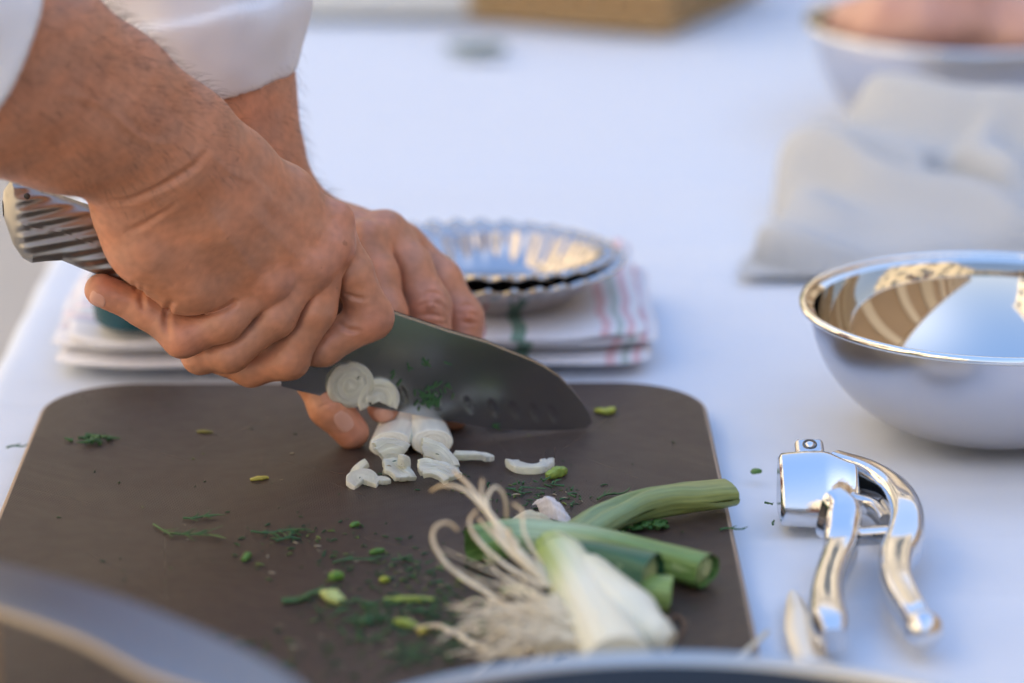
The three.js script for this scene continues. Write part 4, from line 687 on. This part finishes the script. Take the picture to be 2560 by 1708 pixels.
// ---------------------------------------------------------------- bowls, press, cloths and the rest of the table
const dents = grayTexture(256, 256, (u, v) => 0.5 + 0.35 * tnoise(u, v, 9) + 0.15 * tnoise(u, v, 50, 2), [3, 12]);
const chrome = metal([0.74, 0.74, 0.74], 0.09, { bumpMap: dents, bumpScale: 0.00004 }), chromeSoft = metal([0.66, 0.65, 0.64], 0.18, { bumpMap: dents, bumpScale: 0.00005 });
{
  // mixing bowls
  function bowlGeo(R, hgt, base, th) {
    const q = [], out = [];
    const prof = (s) => { const q = 1 - Math.pow(1 - s, 1.6), y = Math.pow(s, 1.7), e = Math.pow(clamp(1 - Math.pow(1 - y, 1.9)), 1 / 1.9); return [base + (R * 0.935 - base) * e, (hgt - 0.004) * y]; };
    for (let i = 0; i <= 40; i++) { const [r, y] = prof(i / 40); out.push(new THREE.Vector2(r, y)); }
    const lip = []; for (let i = 0; i <= 16; i++) { const a = -0.4 * Math.PI + (i / 16) * 1.5 * Math.PI; lip.push(new THREE.Vector2(R - 0.0024 + 0.0024 * Math.cos(a), hgt - 0.0005 + 0.0022 * Math.sin(a))); }
    const inn = []; for (let i = 40; i >= 0; i--) { const [r, y] = prof(i / 40); inn.push(new THREE.Vector2(Math.max(r - th, 0.0001), y + th)); }
    const outer = new THREE.LatheGeometry([new THREE.Vector2(0.0001, 0), new THREE.Vector2(base * 0.6, 0), ...out], 128);
    const inner = new THREE.LatheGeometry([...inn, new THREE.Vector2(0.0001, th)], 128);
    const last = out[out.length - 1];
    const rim = new THREE.LatheGeometry([last.clone(), ...lip, new THREE.Vector2(R - 0.0048, hgt - 0.0012), inn[0]].map((p) => new THREE.Vector2(p.x, p.y)), 128);
    return { outer, inner, rim };
  }
  const outM = metal([0.62, 0.61, 0.63], 0.3), inM = metal([0.64, 0.62, 0.58], 0.06), rimM = metal([0.84, 0.82, 0.78], 0.06);
  outM.side = inM.side = rimM.side = THREE.DoubleSide;
  function bowl(at, R, h, base, label) { const t = thing('mixing_bowl', label, 'bowl', at), g = bowlGeo(R, h, base, 0.0012); part('outer_wall', g.outer, outM, t); part('inner_wall', g.inner, inM, t); part('rim', g.rim, rimM, t); return t; }
  bowl([0.2584, TABLE, 0.135], 0.1049, 0.0685, 0.030, 'empty shiny steel mixing bowl with a rolled rim at the right edge');
  const far = [0.335, TABLE, -0.585];
  bowl(far, 0.118, 0.078, 0.055, 'blurred steel bowl filled with pale meat at the back right corner');
  // raw meat in the far bowl
  {
    const f = (p) => { let d = 1e3; for (const c of [[-0.035, 0.078, 0.02, 0.045], [0.015, 0.085, 0.0, 0.05], [-0.01, 0.10, 0.02, 0.035], [0.05, 0.075, 0.03, 0.042], [-0.06, 0.07, -0.02, 0.036]]) d = smin(d, Math.hypot((p[0] - c[0]) * 0.85, (p[1] - c[1]) * 1.35, p[2] - c[2]) - c[3], 0.02); return d + 0.004 * noise(p[0] * 40, p[1] * 40, p[2] * 40); };
    const g = paint(meshField(f, [-0.12, 0.02, -0.1], [0.12, 0.15, 0.1], 0.004), (p) => { const n = 0.5 + 0.5 * fbm(p[0] * 25, p[1] * 25, p[2] * 25, 3); return [lerp(0.52, 0.62, n), lerp(0.23, 0.40, n), lerp(0.16, 0.32, n)]; }); g.userData = {};
    const m = single('raw_meat', g, phy([1, 1, 1], 0.4, { vertexColors: true }), 'pile of pale pink raw meat heaped in the back bowl', 'meat'); m.position.set(...far);
    const h = (p) => { let d = 1e3; for (const c of [[0.075, 0.078, -0.02, 0.03], [0.09, 0.07, 0.02, 0.026], [0.06, 0.085, -0.05, 0.03]]) d = smin(d, dist(p, c) - c[3], 0.01); return d + 0.006 * noise(p[0] * 60, p[1] * 60, p[2] * 60); };
    const g2 = meshField(h, [0.02, 0.03, -0.1], [0.13, 0.13, 0.06], 0.004); g2.userData = {};
    const m2 = single('brown_mushrooms', g2, std([0.16, 0.09, 0.05], 0.6), 'brown heap at the right side of the bowl with pale meat', 'food'); m2.position.set(...far);
  }
  // pale bowl behind it
  { const t = thing('serving_bowl', 'pale blue white bowl standing behind the bowl of meat', 'bowl', [0.42, TABLE, -0.90]); const g = bowlGeo(0.11, 0.115, 0.05, 0.004), pm = phy([0.62, 0.70, 0.72], 0.25, { side: THREE.DoubleSide }); part('outer_wall', g.outer, pm, t); part('inner_wall', g.inner, pm, t); part('rim', g.rim, pm, t);
    const salad = []; for (let i = 0; i < 120; i++) { const s = new THREE.SphereGeometry(rnd(0.006, 0.013), 6, 5); s.scale(1, 0.4, 0.8); s.rotateX(rnd(-0.8, 0.8)); const a = rnd(6.28), r = 0.085 * Math.sqrt(rnd()); s.translate(r * Math.cos(a), 0.100 + rnd(0.028) * (1 - r / 0.09), r * Math.sin(a)); salad.push(s); }
    const m = single('salad_leaves', mergeGeometries(salad), std([0.10, 0.22, 0.05], 0.6), 'green leaves filling the pale bowl at the back right', 'salad'); m.position.set(0.42, TABLE, -0.90); }

  // ---- crumpled grey cloth
  {
    const c = [.267, .75, -.2639], W = 0.19, D = 0.118;
    const shape = (x, z) => {   // height over the table, x right, z towards the camera
      const u = x / W, w = z / D, edge = Math.max(Math.pow(Math.abs(u), 6) + Math.pow(Math.abs(w), 4), 0), body = Math.pow(clamp(1 - edge), 0.3);
      const a = x * 0.80 + z * 0.60, b = -x * 0.60 + z * 0.80, wob = 0.022 * noise(a * 7, b * 4, 3);
      let h = 0.030 + 0.044 * sstep(0.8, -0.7, w) + 0.012 * sstep(-0.7, 0.2, u);
      h += 0.0125 * Math.sin((b + wob) * 150) * (0.55 + 0.9 * noise(a * 8, b * 5, 1)) + 0.011 * Math.sin((b + wob * 1.4) * 70 + 1.3) + 0.005 * noise(a * 14, b * 40, 5);
      const s = (x + 0.074) * 0.8 - (z - 0.011) * 0.6, q = (x + 0.074) * 0.6 + (z - 0.011) * 0.8, on = sstep(-0.02, 0.004, q) * sstep(0.075, 0.045, q);
      h += on * (-0.045 * Math.exp(-Math.pow(s / 0.0075, 2)) + 0.014 * Math.exp(-Math.pow((s - 0.024) / 0.016, 2)));
      return Math.max(h * body, 0);
    };
    const g = gridGeo(260, 200, (u, v) => { const a = (u - 0.5) * 2, b = (v - 0.5) * 2, k = 1 + 0.12 * noise(a * 1.6, b * 1.6, 6), x = W * a * k, z = D * b * k; return [x - 0.22 * z, shape(W * a, D * b) + (Math.abs(a) === 1 || Math.abs(b) === 1 ? -0.0004 : 0), z]; }, { uv: (u, v) => [u * 0.4, v * 0.34] });
    const m = single('grey_cloth', g, std([0.53, 0.545, 0.55], 0.95, { side: THREE.DoubleSide, bumpMap: weave, bumpScale: 0.00015 }), 'crumpled light grey kitchen cloth heaped behind the empty bowl', 'kitchen cloth');
    m.position.set(c[0] + 0.092, TABLE + 0.0003, c[2] - 0.018);
  }

  // ---- folded tea towel with the fluted dish on it
  const towelTex = colorTexture(1024, 512, (u, v) => {
    let c = [0.76, 0.75, 0.77]; const band = (x, a, w) => Math.abs(x - a) < w, mix = (k, t) => { c = c.map((q, i) => lerp(q, k[i], t)); };
    const R = [0.55, 0.07, 0.10], G = [0.03, 0.22, 0.12], B = [0.20, 0.24, 0.45], P = [0.72, 0.40, 0.42];
    for (const [a, w, k, t] of [[0.715, 0.006, R, 0.7], [0.78, 0.012, G, 0.75], [0.70, 0.003, B, 0.5], [0.93, 0.008, P, 0.7], [0.955, 0.006, G, 0.4], [0.975, 0.006, P, 0.7]]) if (band(u, a, w)) mix(k, t);
    for (const [a, w, k, t] of [[0.16, 0.02, B, 0.45], [0.21, 0.014, P, 0.6], [0.27, 0.02, G, 0.25], [0.35, 0.02, P, 0.45], [0.40, 0.014, B, 0.35], [0.62, 0.014, P, 0.5], [0.9, 0.016, P, 0.5]]) if (band(v, a, w) && (u < 0.3 || v > 0.5)) mix(k, t * (u > 0.3 ? 0.5 : 1));
    const n = 1 + 0.05 * Math.sin(u * 900) * Math.sin(v * 500) + 0.05 * noise(u * 60, v * 60, 1); return c.map((x) => x * n);
  });
  const towelM = std([1, 1, 1], 0.95, { map: towelTex, side: THREE.DoubleSide });
  const TW = 0.34, TD = 0.185, TX = -0.0905, TZ = -0.053, TT = 0.022;
  {
    const zc0 = (v) => 3 * Math.cos(v * 2 * Math.PI);
    const layers = 3, t = thing('tea_towel', 'folded white tea towel with red and green stripes under the fluted dish', 'tea towel', [TX, TABLE, TZ]); t.rotation.y = 0.015;
    for (let k = 0; k < layers; k++) {
      const h0 = k * TT / layers, th = TT / layers * 1.06;
      const wob = (x, z, s) => 0.0055 * noise(x * 10, k * 1.3 + s, z * 12) + 0.002 * noise(x * 34, k * 2 + s, z * 26) + 0.014 * Math.max(0, x / TW - 0.12) * noise(x * 22, k * 5 + s, 3);
      const lay = gridGeo(110, 56, (u, v) => {
        const a = v * 2 * Math.PI, x = (u - 0.5) * TW * (1 + 0.03 * Math.sin(k * 2.3)) + 0.004 * noise(zc0(v), k * 1.7, 3), [zc, yc] = superell(a, 1, 1, 0.55), zz = zc * (TD / 2 + 0.013 * noise(x * 9, k * 1.9, zc) - 0.014 * Math.pow(Math.abs(u - 0.5) * 2, 8) + (k % 2 ? -0.004 : 0.001));
        const endk = Math.pow(clamp(1 - Math.pow(Math.abs(u - 0.5) * 2, 60)), 0.5), curl = k === layers - 1 ? 0.010 * sstep(0.42, 0.5, u - 0.5 + 0.02) * sstep(0.1, -0.09, zz) : 0;
        return [x, h0 + th / 2 + yc * th / 2 * (0.12 + 0.88 * endk) + wob(x, zz, 0) * (0.3 + k * 0.25) + 0.0016 + curl, zz];
      }, { uv: (u, v) => { const z = superell(v * 2 * Math.PI, 1, 1, 0.55)[0]; return [u, 0.5 - z * 0.5 + 0.02]; } });
      part('fold', lay, towelM, t);
    }
  }
  {
    const D = [-.0101, .802, -.0256], R = 0.074, hgt = 0.0235, N = 31, t = thing('fluted_dish', 'round scalloped metal dish standing on the striped tea towel behind the left hand', 'dish', [D[0], TABLE + TT + 0.0045, D[2]]);
    const prof = (s) => { if (s < 0.35) return [s / 0.35 * 0.040, 0.0005]; if (s < 0.85) { const q = (s - 0.35) / 0.5; return [lerp(0.040, 0.064, Math.pow(q, 0.8)), 0.0005 + (hgt - 0.0025) * Math.pow(q, 1.2)]; } const q = (s - 0.85) / 0.15; return [lerp(0.064, R, q), hgt - 0.002 + 0.002 * Math.sin(q * Math.PI * 0.7)]; };
    const odd = (a) => 0.0022 * noise(Math.cos(a) * 1.7, Math.sin(a) * 1.7, 4), wavy = (a, v) => sstep(0.42, 0.8, v) * (0.0017 * Math.cos(a * N) + odd(a));
    const mk = (inset) => gridGeo(420, 64, (u, v) => { const a = u * 2 * Math.PI, [r, y] = prof(v), q = Math.max(r + wavy(a, v) - inset * (v > 0.35 && v < 0.99 ? 1 : 0), 0), bead = inset ? 0 : -0.0012 * Math.exp(-Math.pow((y - 0.0165) / 0.0012, 2)); return [Math.cos(a) * (q + bead), y + (inset && v < 0.99 ? inset : 0) + 0.0012 * sstep(0.85, 1, v) * Math.cos(a * N), Math.sin(a) * (q + bead)]; });
    const tin = metal([0.52, 0.49, 0.48], 0.10, { side: THREE.DoubleSide }); part('outer_wall', mk(0), tin, t); part('inner_wall', mk(0.0008), tin, t);
    const e = sweep(Array.from({ length: 240 }, (_, i) => { const a = (i / 240) * 2 * Math.PI, c = Math.cos(a * N), q = R + 0.0017 * c + odd(a); return [Math.cos(a) * q, hgt - 0.0004 + 0.0012 * c, Math.sin(a) * q]; }), (s, a) => [Math.cos(a) * 0.0011, Math.sin(a) * 0.0011], { n: 480, m: 8, closed: true });
    part('scalloped_edge', e, metal([0.6, 0.55, 0.48], 0.2), t);
    const up = t.clone(); up.name = numbered('fluted_dish'); up.position.x -= 0.006; up.position.y += 0.0038; up.position.z -= 0.005; up.rotation.set(-0.03, 0.4, -0.03); up.userData = { ...t.userData, label: 'upper scalloped metal dish resting tilted inside the dish on the tea towel', group: 'scalloped metal dishes' }; scene.add(up);
    t.userData.label = 'lower scalloped metal dish standing on the striped tea towel, another dish inside it'; t.userData.group = 'scalloped metal dishes';
  }
  { const t = thing('teal_ramekin', 'small dark teal ramekin on the tea towel behind the little finger', 'ramekin', [-.2122, .778, .0301]); const q = [[0.0001, 0], [0.022, 0], [0.025, 0.003], [0.027, 0.026], [0.0255, 0.027], [0.024, 0.025], [0.022, 0.004], [0.0001, 0.004]].map((p) => new THREE.Vector2(...p)); part('ramekin_wall', new THREE.LatheGeometry(q, 48), phy([0.008, 0.06, 0.075], 0.25, { side: THREE.DoubleSide }), t); }

  // ---- garlic press
  {
    const t = thing('garlic_press', 'chrome garlic press with two curved handles lying right of the cutting board', 'garlic press');
    const E = (s, st) => ease(s, st);
    // chamber: a stout barrel whose profile (z back to front, y up) runs along x
    const prof = [[-0.0155, 0.0285], [-0.013, 0.0345], [-0.0075, 0.0362], [-0.0035, 0.0352], [0.004, 0.0305], [0.0105, 0.023], [0.0145, 0.0135], [0.0150, 0.006], [0.0125, 0.0012], [0.006, 0.0003], [-0.008, 0.0003], [-0.0145, 0.003], [-0.0168, 0.012], [-0.0168, 0.022]];
    const pc = new THREE.CatmullRomCurve3(prof.map(([z, y]) => V(0, y * 0.87, z)), true, 'centripetal'), c0 = [.1521, .75, .2827];
    const chamber = gridGeo(48, 96, (u, v) => {
      const p = pc.getPointAt(v % 1), e = u < 0.06 ? Math.sqrt(clamp(1 - Math.pow(1 - u / 0.06, 2))) : u > 0.95 ? Math.sqrt(clamp(1 - Math.pow((u - 0.95) / 0.05, 2))) : 1;
      const bulge = 1 + 0.07 * Math.sin(Math.PI * u), right = sstep(0.55, 1, u), k = (0.88 + 0.12 * e) * bulge * (1 - 0.24 * right);
      const cy = 0.015, y = cy + (p.y - cy) * k, z = p.z * k * (1 - 0.2 * right);
      return [c0[0] + lerp(-0.0195, 0.0195, u), TABLE + Math.max(y, 0.0003), c0[2] + z];
    });
    const caps = [0, 1].map((u) => { const x = c0[0] + (u ? 0.0195 : -0.0195), s = new THREE.Shape(); for (let i = 0; i < 60; i++) { const p = pc.getPointAt(i / 60), k = 0.88 * (u ? 0.76 : 1), y = 0.015 + (p.y - 0.015) * k; i ? s.lineTo(p.z * k * (u ? 0.8 / 0.76 : 1), y) : s.moveTo(p.z * k * (u ? 0.8 / 0.76 : 1), y); } const g = new THREE.ShapeGeometry(s); g.rotateY(-Math.PI / 2); g.translate(x, TABLE, c0[2]); return g; });
    chrome.side = chromeSoft.side = THREE.DoubleSide;
    part('chamber', chamber, chrome, t); for (const c of caps) part('chamber_end', c, chromeSoft, t);
    // hinge tab with its rivet
    const hg = new RoundedBoxGeometry(0.0145, 0.006, 0.012, 4, 0.0028), hinge = part('hinge', hg, chromeSoft, t); hinge.position.set(c0[0] - 0.003, TABLE + 0.0300, c0[2] - 0.0205); hinge.rotation.x = 0.35;
    const post = part('hinge_post', new RoundedBoxGeometry(0.0125, 0.030, 0.006, 3, 0.0015), chromeSoft, t); post.position.set(c0[0] - 0.002, TABLE + 0.0165, c0[2] - 0.0195);
    const rv = part('rivet', new THREE.SphereGeometry(0.0026, 16, 10), chrome, hinge); rv.position.set(0, 0.0026, 0); rv.scale.set(1, 0.6, 1);
    const ringG = new THREE.TorusGeometry(0.0032, 0.0005, 8, 24); ringG.rotateX(Math.PI / 2); part('rivet_ring', ringG, metal([0.15, 0.14, 0.13], 0.35), hinge).position.set(0, 0.0031, 0);
    // neck and left handle (channel shaped)
    part('neck', sweep([[.1531, .772, .333], [.1582, .77, .3398], [.1568, .765, .3533], [.1548, .763, .3646]], (s, a) => superell(a, E(s, [[0, 0.0075], [0.3, 0.0088], [1, 0.0078]]), E(s, [[0, 0.013], [0.4, 0.011], [1, 0.0082]]), 0.55), { n: 30, m: 40 }), chrome, t);
    part('handle', sweep([[.1569, .763, .3599], [.1519, .762, .3782], [.1456, .7615, .4076], [.1426, .761, .4337], [.1423, .76, .455], [.1428, .759, .4665]], (s, a) => superell(a, E(s, [[0, 0.0075], [0.4, 0.0074], [0.85, 0.0084], [1, 0.0058]]), E(s, [[0, 0.0085], [0.5, 0.0085], [0.9, 0.0085], [1, 0.006]]), 0.6), { n: 60, m: 44 }), chrome, t);
    part('handle_rib', sweep([[.166, .756, .3198], [.1621, .756, .3422], [.156, .755, .3678], [.1532, .754, .3824]], (s, a) => superell(a, E(s, [[0, 0.0035], [1, 0.0018]]), E(s, [[0, 0.0055], [1, 0.003]]), 0.6), { n: 24, m: 20 }), chromeSoft, t);
    // right handle: arch, S curve and ball
    part('handle', sweep([[.1623, .768, .2577], [.1764, .7675, .271], [.1873, .766, .2928], [.1908, .765, .3229], [.188, .763, .3479], [.1809, .762, .3748], [.178, .7615, .4048], [.1804, .761, .4364], [.1836, .7605, .4599]], (s, a) => { const w = E(s, [[0, 0.0066], [0.3, 0.0085], [0.5, 0.0092], [0.8, 0.0072], [0.93, 0.0066], [1, 0.0044]]), h = E(s, [[0, 0.0095], [0.3, 0.0105], [0.6, 0.0095], [0.9, 0.008], [1, 0.005]]), dip = 0.0016 * Math.exp(-Math.pow((a - Math.PI / 2) / 0.5, 2)) * sstep(0.4, 0.55, s) * sstep(1, 0.9, s), [x, y] = superell(a, w, h, 0.65); return [x, y - dip]; }, { n: 90, m: 56 }), chrome, t);
    const ball = part('handle_knob', new THREE.SphereGeometry(0.0090, 32, 24), chrome, t); ball.position.set(...[.1843, .7595, .4543]);
    part('link_bar', sweep([[.1643, .763, .3431], [.1831, .763, .3395]], (s, a) => superell(a, 0.0042, 0.0042, 0.6), { n: 4, m: 24 }), chrome, t);
    part('plunger_arm', sweep([[.1665, .764, .2949], [.1769, .762, .2988], [.1818, .762, .3208]], (s, a) => superell(a, 0.0035, 0.0045, 0.6), { n: 20, m: 20 }), chromeSoft, t);
  }

  // ---- small knife, front knife, front pan
  const flatBlade = (pts, at, turn, name, label, cat, th, mat, edgeMat) => {
    const s = new THREE.Shape(); s.moveTo(...pts[0]); s.splineThru(pts.slice(1).map((p) => new THREE.Vector2(...p)));
    const t = thing(name, label, cat, at); t.rotation.y = turn; const g = new THREE.ExtrudeGeometry(s, { depth: th, bevelEnabled: true, bevelSize: 0.0006, bevelThickness: 0.0005, bevelSegments: 2, curveSegments: 24 }); g.rotateX(-Math.PI / 2); g.translate(0, 0.0006, 0); part('blade', g, mat, t); return t;
  };
  {
    const a = [.13, .75, .3845], b = [.1341, .75, .5036], t = thing('paring_knife', 'small pale paring knife blade pointing up beside the garlic press', 'knife', [0, TABLE + 0.0008, 0]);
    const A = V(a), Bv = V(b), dir = Bv.clone().sub(A).normalize(), sd = V(-dir.z, 0, dir.x), L = Bv.clone().sub(A).length();
    const g = gridGeo(50, 16, (u, v) => { const w = 0.0078 * Math.pow(clamp(u * 2.4), 0.55), x = (v - 0.5) * 2; const p = A.clone().addScaledVector(dir, L * u).addScaledVector(sd, -x * w - 0.0012 * (1 - Math.min(1, u * 2.2))); return [p.x, 0.0012 + 0.0026 * (1 - x * x) * Math.min(1, u * 4), p.z]; });
    part('blade', g, metal([0.90, 0.86, 0.77], 0.42, { side: THREE.DoubleSide }), t);
    const hp = [Bv.clone().addScaledVector(dir, -0.003), Bv.clone().addScaledVector(dir, 0.05), Bv.clone().addScaledVector(dir, 0.1)].map((p) => [p.x, 0.007, p.z]);
    part('handle', sweep(hp, (s, q) => superell(q, 0.009, 0.0062, 0.7), { n: 20, m: 24 }), std([0.55, 0.45, 0.3], 0.5), t);
  }
  {
    const p = [[-.229, .837, .5751], [-.2061, .837, .587], [-.1582, .837, .6216], [-.1207, .837, .658], [-.0863, .837, .6984], [-.0693, .837, .7301]], q = [[-.2222, .837, .6169], [-.1989, .837, .6355], [-.1648, .837, .6642], [-.1328, .837, .7018], [-.0968, .837, .7301], [-.0692, .837, .7309]];
    const cu = new THREE.CatmullRomCurve3(p.map((x) => V(x))), cl = new THREE.CatmullRomCurve3(q.map((x) => V(x))), t = thing('carving_knife', 'broad blurred steel knife lying flat at the near left corner of the board', 'knife');
    const face = (h, flip) => gridGeo(60, 12, (u, v) => { const e = flip ? 1 - v : v, P = cu.getPointAt(u).lerp(cl.getPointAt(u), e); P.y = BOARD + 0.08 + 0.0045 * (1 - e) + 0.0004 + (flip ? 0 : h * Math.min(1, e * 1.3)); return P; });
    const m = metal([0.26, 0.28, 0.31], 0.36, { side: THREE.DoubleSide }); part('blade', mergeGeometries([face(0.0028, false), face(0.003, true)]), m, t);
    part('spine', sweep(q.slice(0, 5).map(([x, y, z]) => [x, BOARD + 0.08 + 0.0022, z]), (s, a) => superell(a, 0.0016, 0.0019, 0.7), { n: 40, m: 16 }), metal([0.36, 0.31, 0.25], 0.45), t);  // tan tint puts warm reflected light into the spine colour
    const h0 = V(p[0]).lerp(V(q[0]), 0.65), hd = V(p[0]).sub(V(p[1])).normalize(); part('handle', sweep([0, 0.05, 0.115].map((k) => { const w = h0.clone().addScaledVector(hd, k - 0.004); return [w.x, BOARD + 0.08 + 0.006, w.z]; }), (s, a) => superell(a, 0.013, 0.0098, 0.7), { n: 20, m: 28 }), std([0.03, 0.028, 0.026], 0.5), t);
    const w0 = h0.clone().addScaledVector(hd, 0.06), bk = thing('wooden_block', 'plain wooden block under the handle of the near left knife', 'block', [w0.x, TABLE, w0.z]); bk.rotation.y = Math.atan2(-hd.z, hd.x);
    part('block_body', new RoundedBoxGeometry(0.12, 0.0795, 0.07, 3, 0.004).translate(0, 0.0398, 0), std([0.36, 0.23, 0.12], 0.7), bk);
  }
  {
    const c = [.0631, .808, .5973], R = 0.172, t = thing('frying_pan', 'dark lined pan with a pale metal rim at the bottom edge', 'pan', [c[0], TABLE, c[2] + R]);
    const H0 = 0.058, q = [[0.0001, 0], [R * 0.72, 0], [R * 0.80, 0.004], [R * 0.95, 0.045], [R * 0.985, H0 - 0.006], [R, H0 - 0.001], [R - 0.002, H0]].map((x) => new THREE.Vector2(...x));
    const flange = [[R - 0.002, H0], [R - 0.0032, H0 - 0.0005], [R - 0.0048, H0 - 0.0018], [R - 0.0056, H0 - 0.004]].map((x) => new THREE.Vector2(...x)), liner = [[R - 0.0056, H0 - 0.004], [R * 0.90, 0.044], [R * 0.78, 0.008], [R * 0.72, 0.004], [0.0001, 0.004]].map((x) => new THREE.Vector2(...x));
    const DS = { side: THREE.DoubleSide };
    part('pan_wall', new THREE.LatheGeometry(q, 128), metal([0.62, 0.63, 0.64], 0.3, DS), t); part('rim', new THREE.LatheGeometry(flange, 128), metal([0.52, 0.53, 0.52], 0.38, DS), t); part('lining', new THREE.LatheGeometry(liner, 128), phy([0.008, 0.012, 0.018], 0.35, DS), t);
    part('handle', sweep([[0.155, 0.045, 0.03], [0.24, 0.062, 0.05], [0.36, 0.075, 0.075]], (s, a) => superell(a, 0.012, 0.008, 0.8), { n: 24, m: 24 }), std([0.02, 0.02, 0.02], 0.5), t);
  }

  // ---- the far end of the table
  const green = std([0.05, 0.16, 0.03], 0.6);
  { const l = [0.0, 1.1, 2.3].map((a, i) => { const s = new THREE.SphereGeometry(0.011, 12, 8); s.scale(1.5, 0.35, 0.8); s.rotateY(a); s.translate(0.012 * i - 0.012, 0.004, 0.006 * (i % 2)); return s; }); const m = single('herb_leaf', mergeGeometries(l), std([0.10, 0.16, 0.12], 0.7), 'blurred grey green herb scrap alone on the far tablecloth', 'herb leaf'); m.position.set(...[-.0277, .75, -.8497]); }
  {
    const t = thing('wicker_tray', 'brown wicker tray at the far end of the table', 'tray'), cornersD = [[-.0644, .75, -1.0043], [.1327, .75, -.925], [.2236, .75, -1.1128], [-.0101, .75, -1.2205]].map((p) => V(p)), o = new THREE.Vector3(); cornersD.forEach((p) => o.add(p)); o.multiplyScalar(0.25); t.position.copy(o);
    const wick = [0.52, 0.35, 0.17], loc = cornersD.map((p) => p.clone().sub(o));
    const rodM = std(wick, 0.8), rodD = std([0.34, 0.20, 0.08], 0.8), H1 = 0.075;
    const bs = new THREE.Shape(); loc.forEach((p, i) => (i ? bs.lineTo(p.x, -p.z) : bs.moveTo(p.x, -p.z))); const bg = new THREE.ExtrudeGeometry(bs, { depth: 0.006, bevelEnabled: false }); bg.rotateX(-Math.PI / 2); part('tray_floor', bg, rodD, t);
    for (let e = 0; e < 4; e++) { const a = loc[e], b = loc[(e + 1) % 4]; for (let k = 0; k < 7; k++) { const y = 0.006 + (k + 0.3) * H1 / 7, n = 30, pts = []; for (let i = 0; i <= n; i++) { const p = a.clone().lerp(b, i / n), out = V(b.z - a.z, 0, a.x - b.x).normalize(); p.addScaledVector(out, 0.0035 * Math.sin(i * Math.PI / 1.5 + k * Math.PI)); pts.push([p.x, y, p.z]); } part('wicker_strand', sweep(pts, (s, q) => [Math.cos(q) * 0.0055, Math.sin(q) * 0.0055], { n: 60, m: 7 }), k % 3 === 1 ? rodD : rodM, t); } }
  }
  {
    const o = [-.115, .75, -.9927], t = thing('white_platter', 'pale oblong platter at the far end of the table', 'platter', o);
    const g = new RoundedBoxGeometry(0.17, 0.034, 0.1, 5, 0.009); g.translate(0, 0.0171, -0.045); part('platter_body', g, phy([0.66, 0.65, 0.60], 0.4), t);
    for (const [x, nm] of [[-0.082, 'left'], [0.083, 'right']]) { const l = []; for (let i = 0; i < 14; i++) { const s = new THREE.SphereGeometry(0.011, 8, 6); s.scale(1.2, 0.3, 0.7); s.rotateY(rnd(6)); s.rotateZ(rnd(-0.4, 0.4)); s.translate(rnd(-0.012, 0.012), rnd(0.003, 0.02), rnd(-0.02, 0.012)); l.push(s); } const m = single('herb_bunch', mergeGeometries(l), green, `green herb bunch beside the ${nm} end of the pale platter`, 'herbs'); m.position.set(o[0] + x * 1.12, TABLE, o[2] - 0.01); }
  }
}


renderer.render(scene, camera);
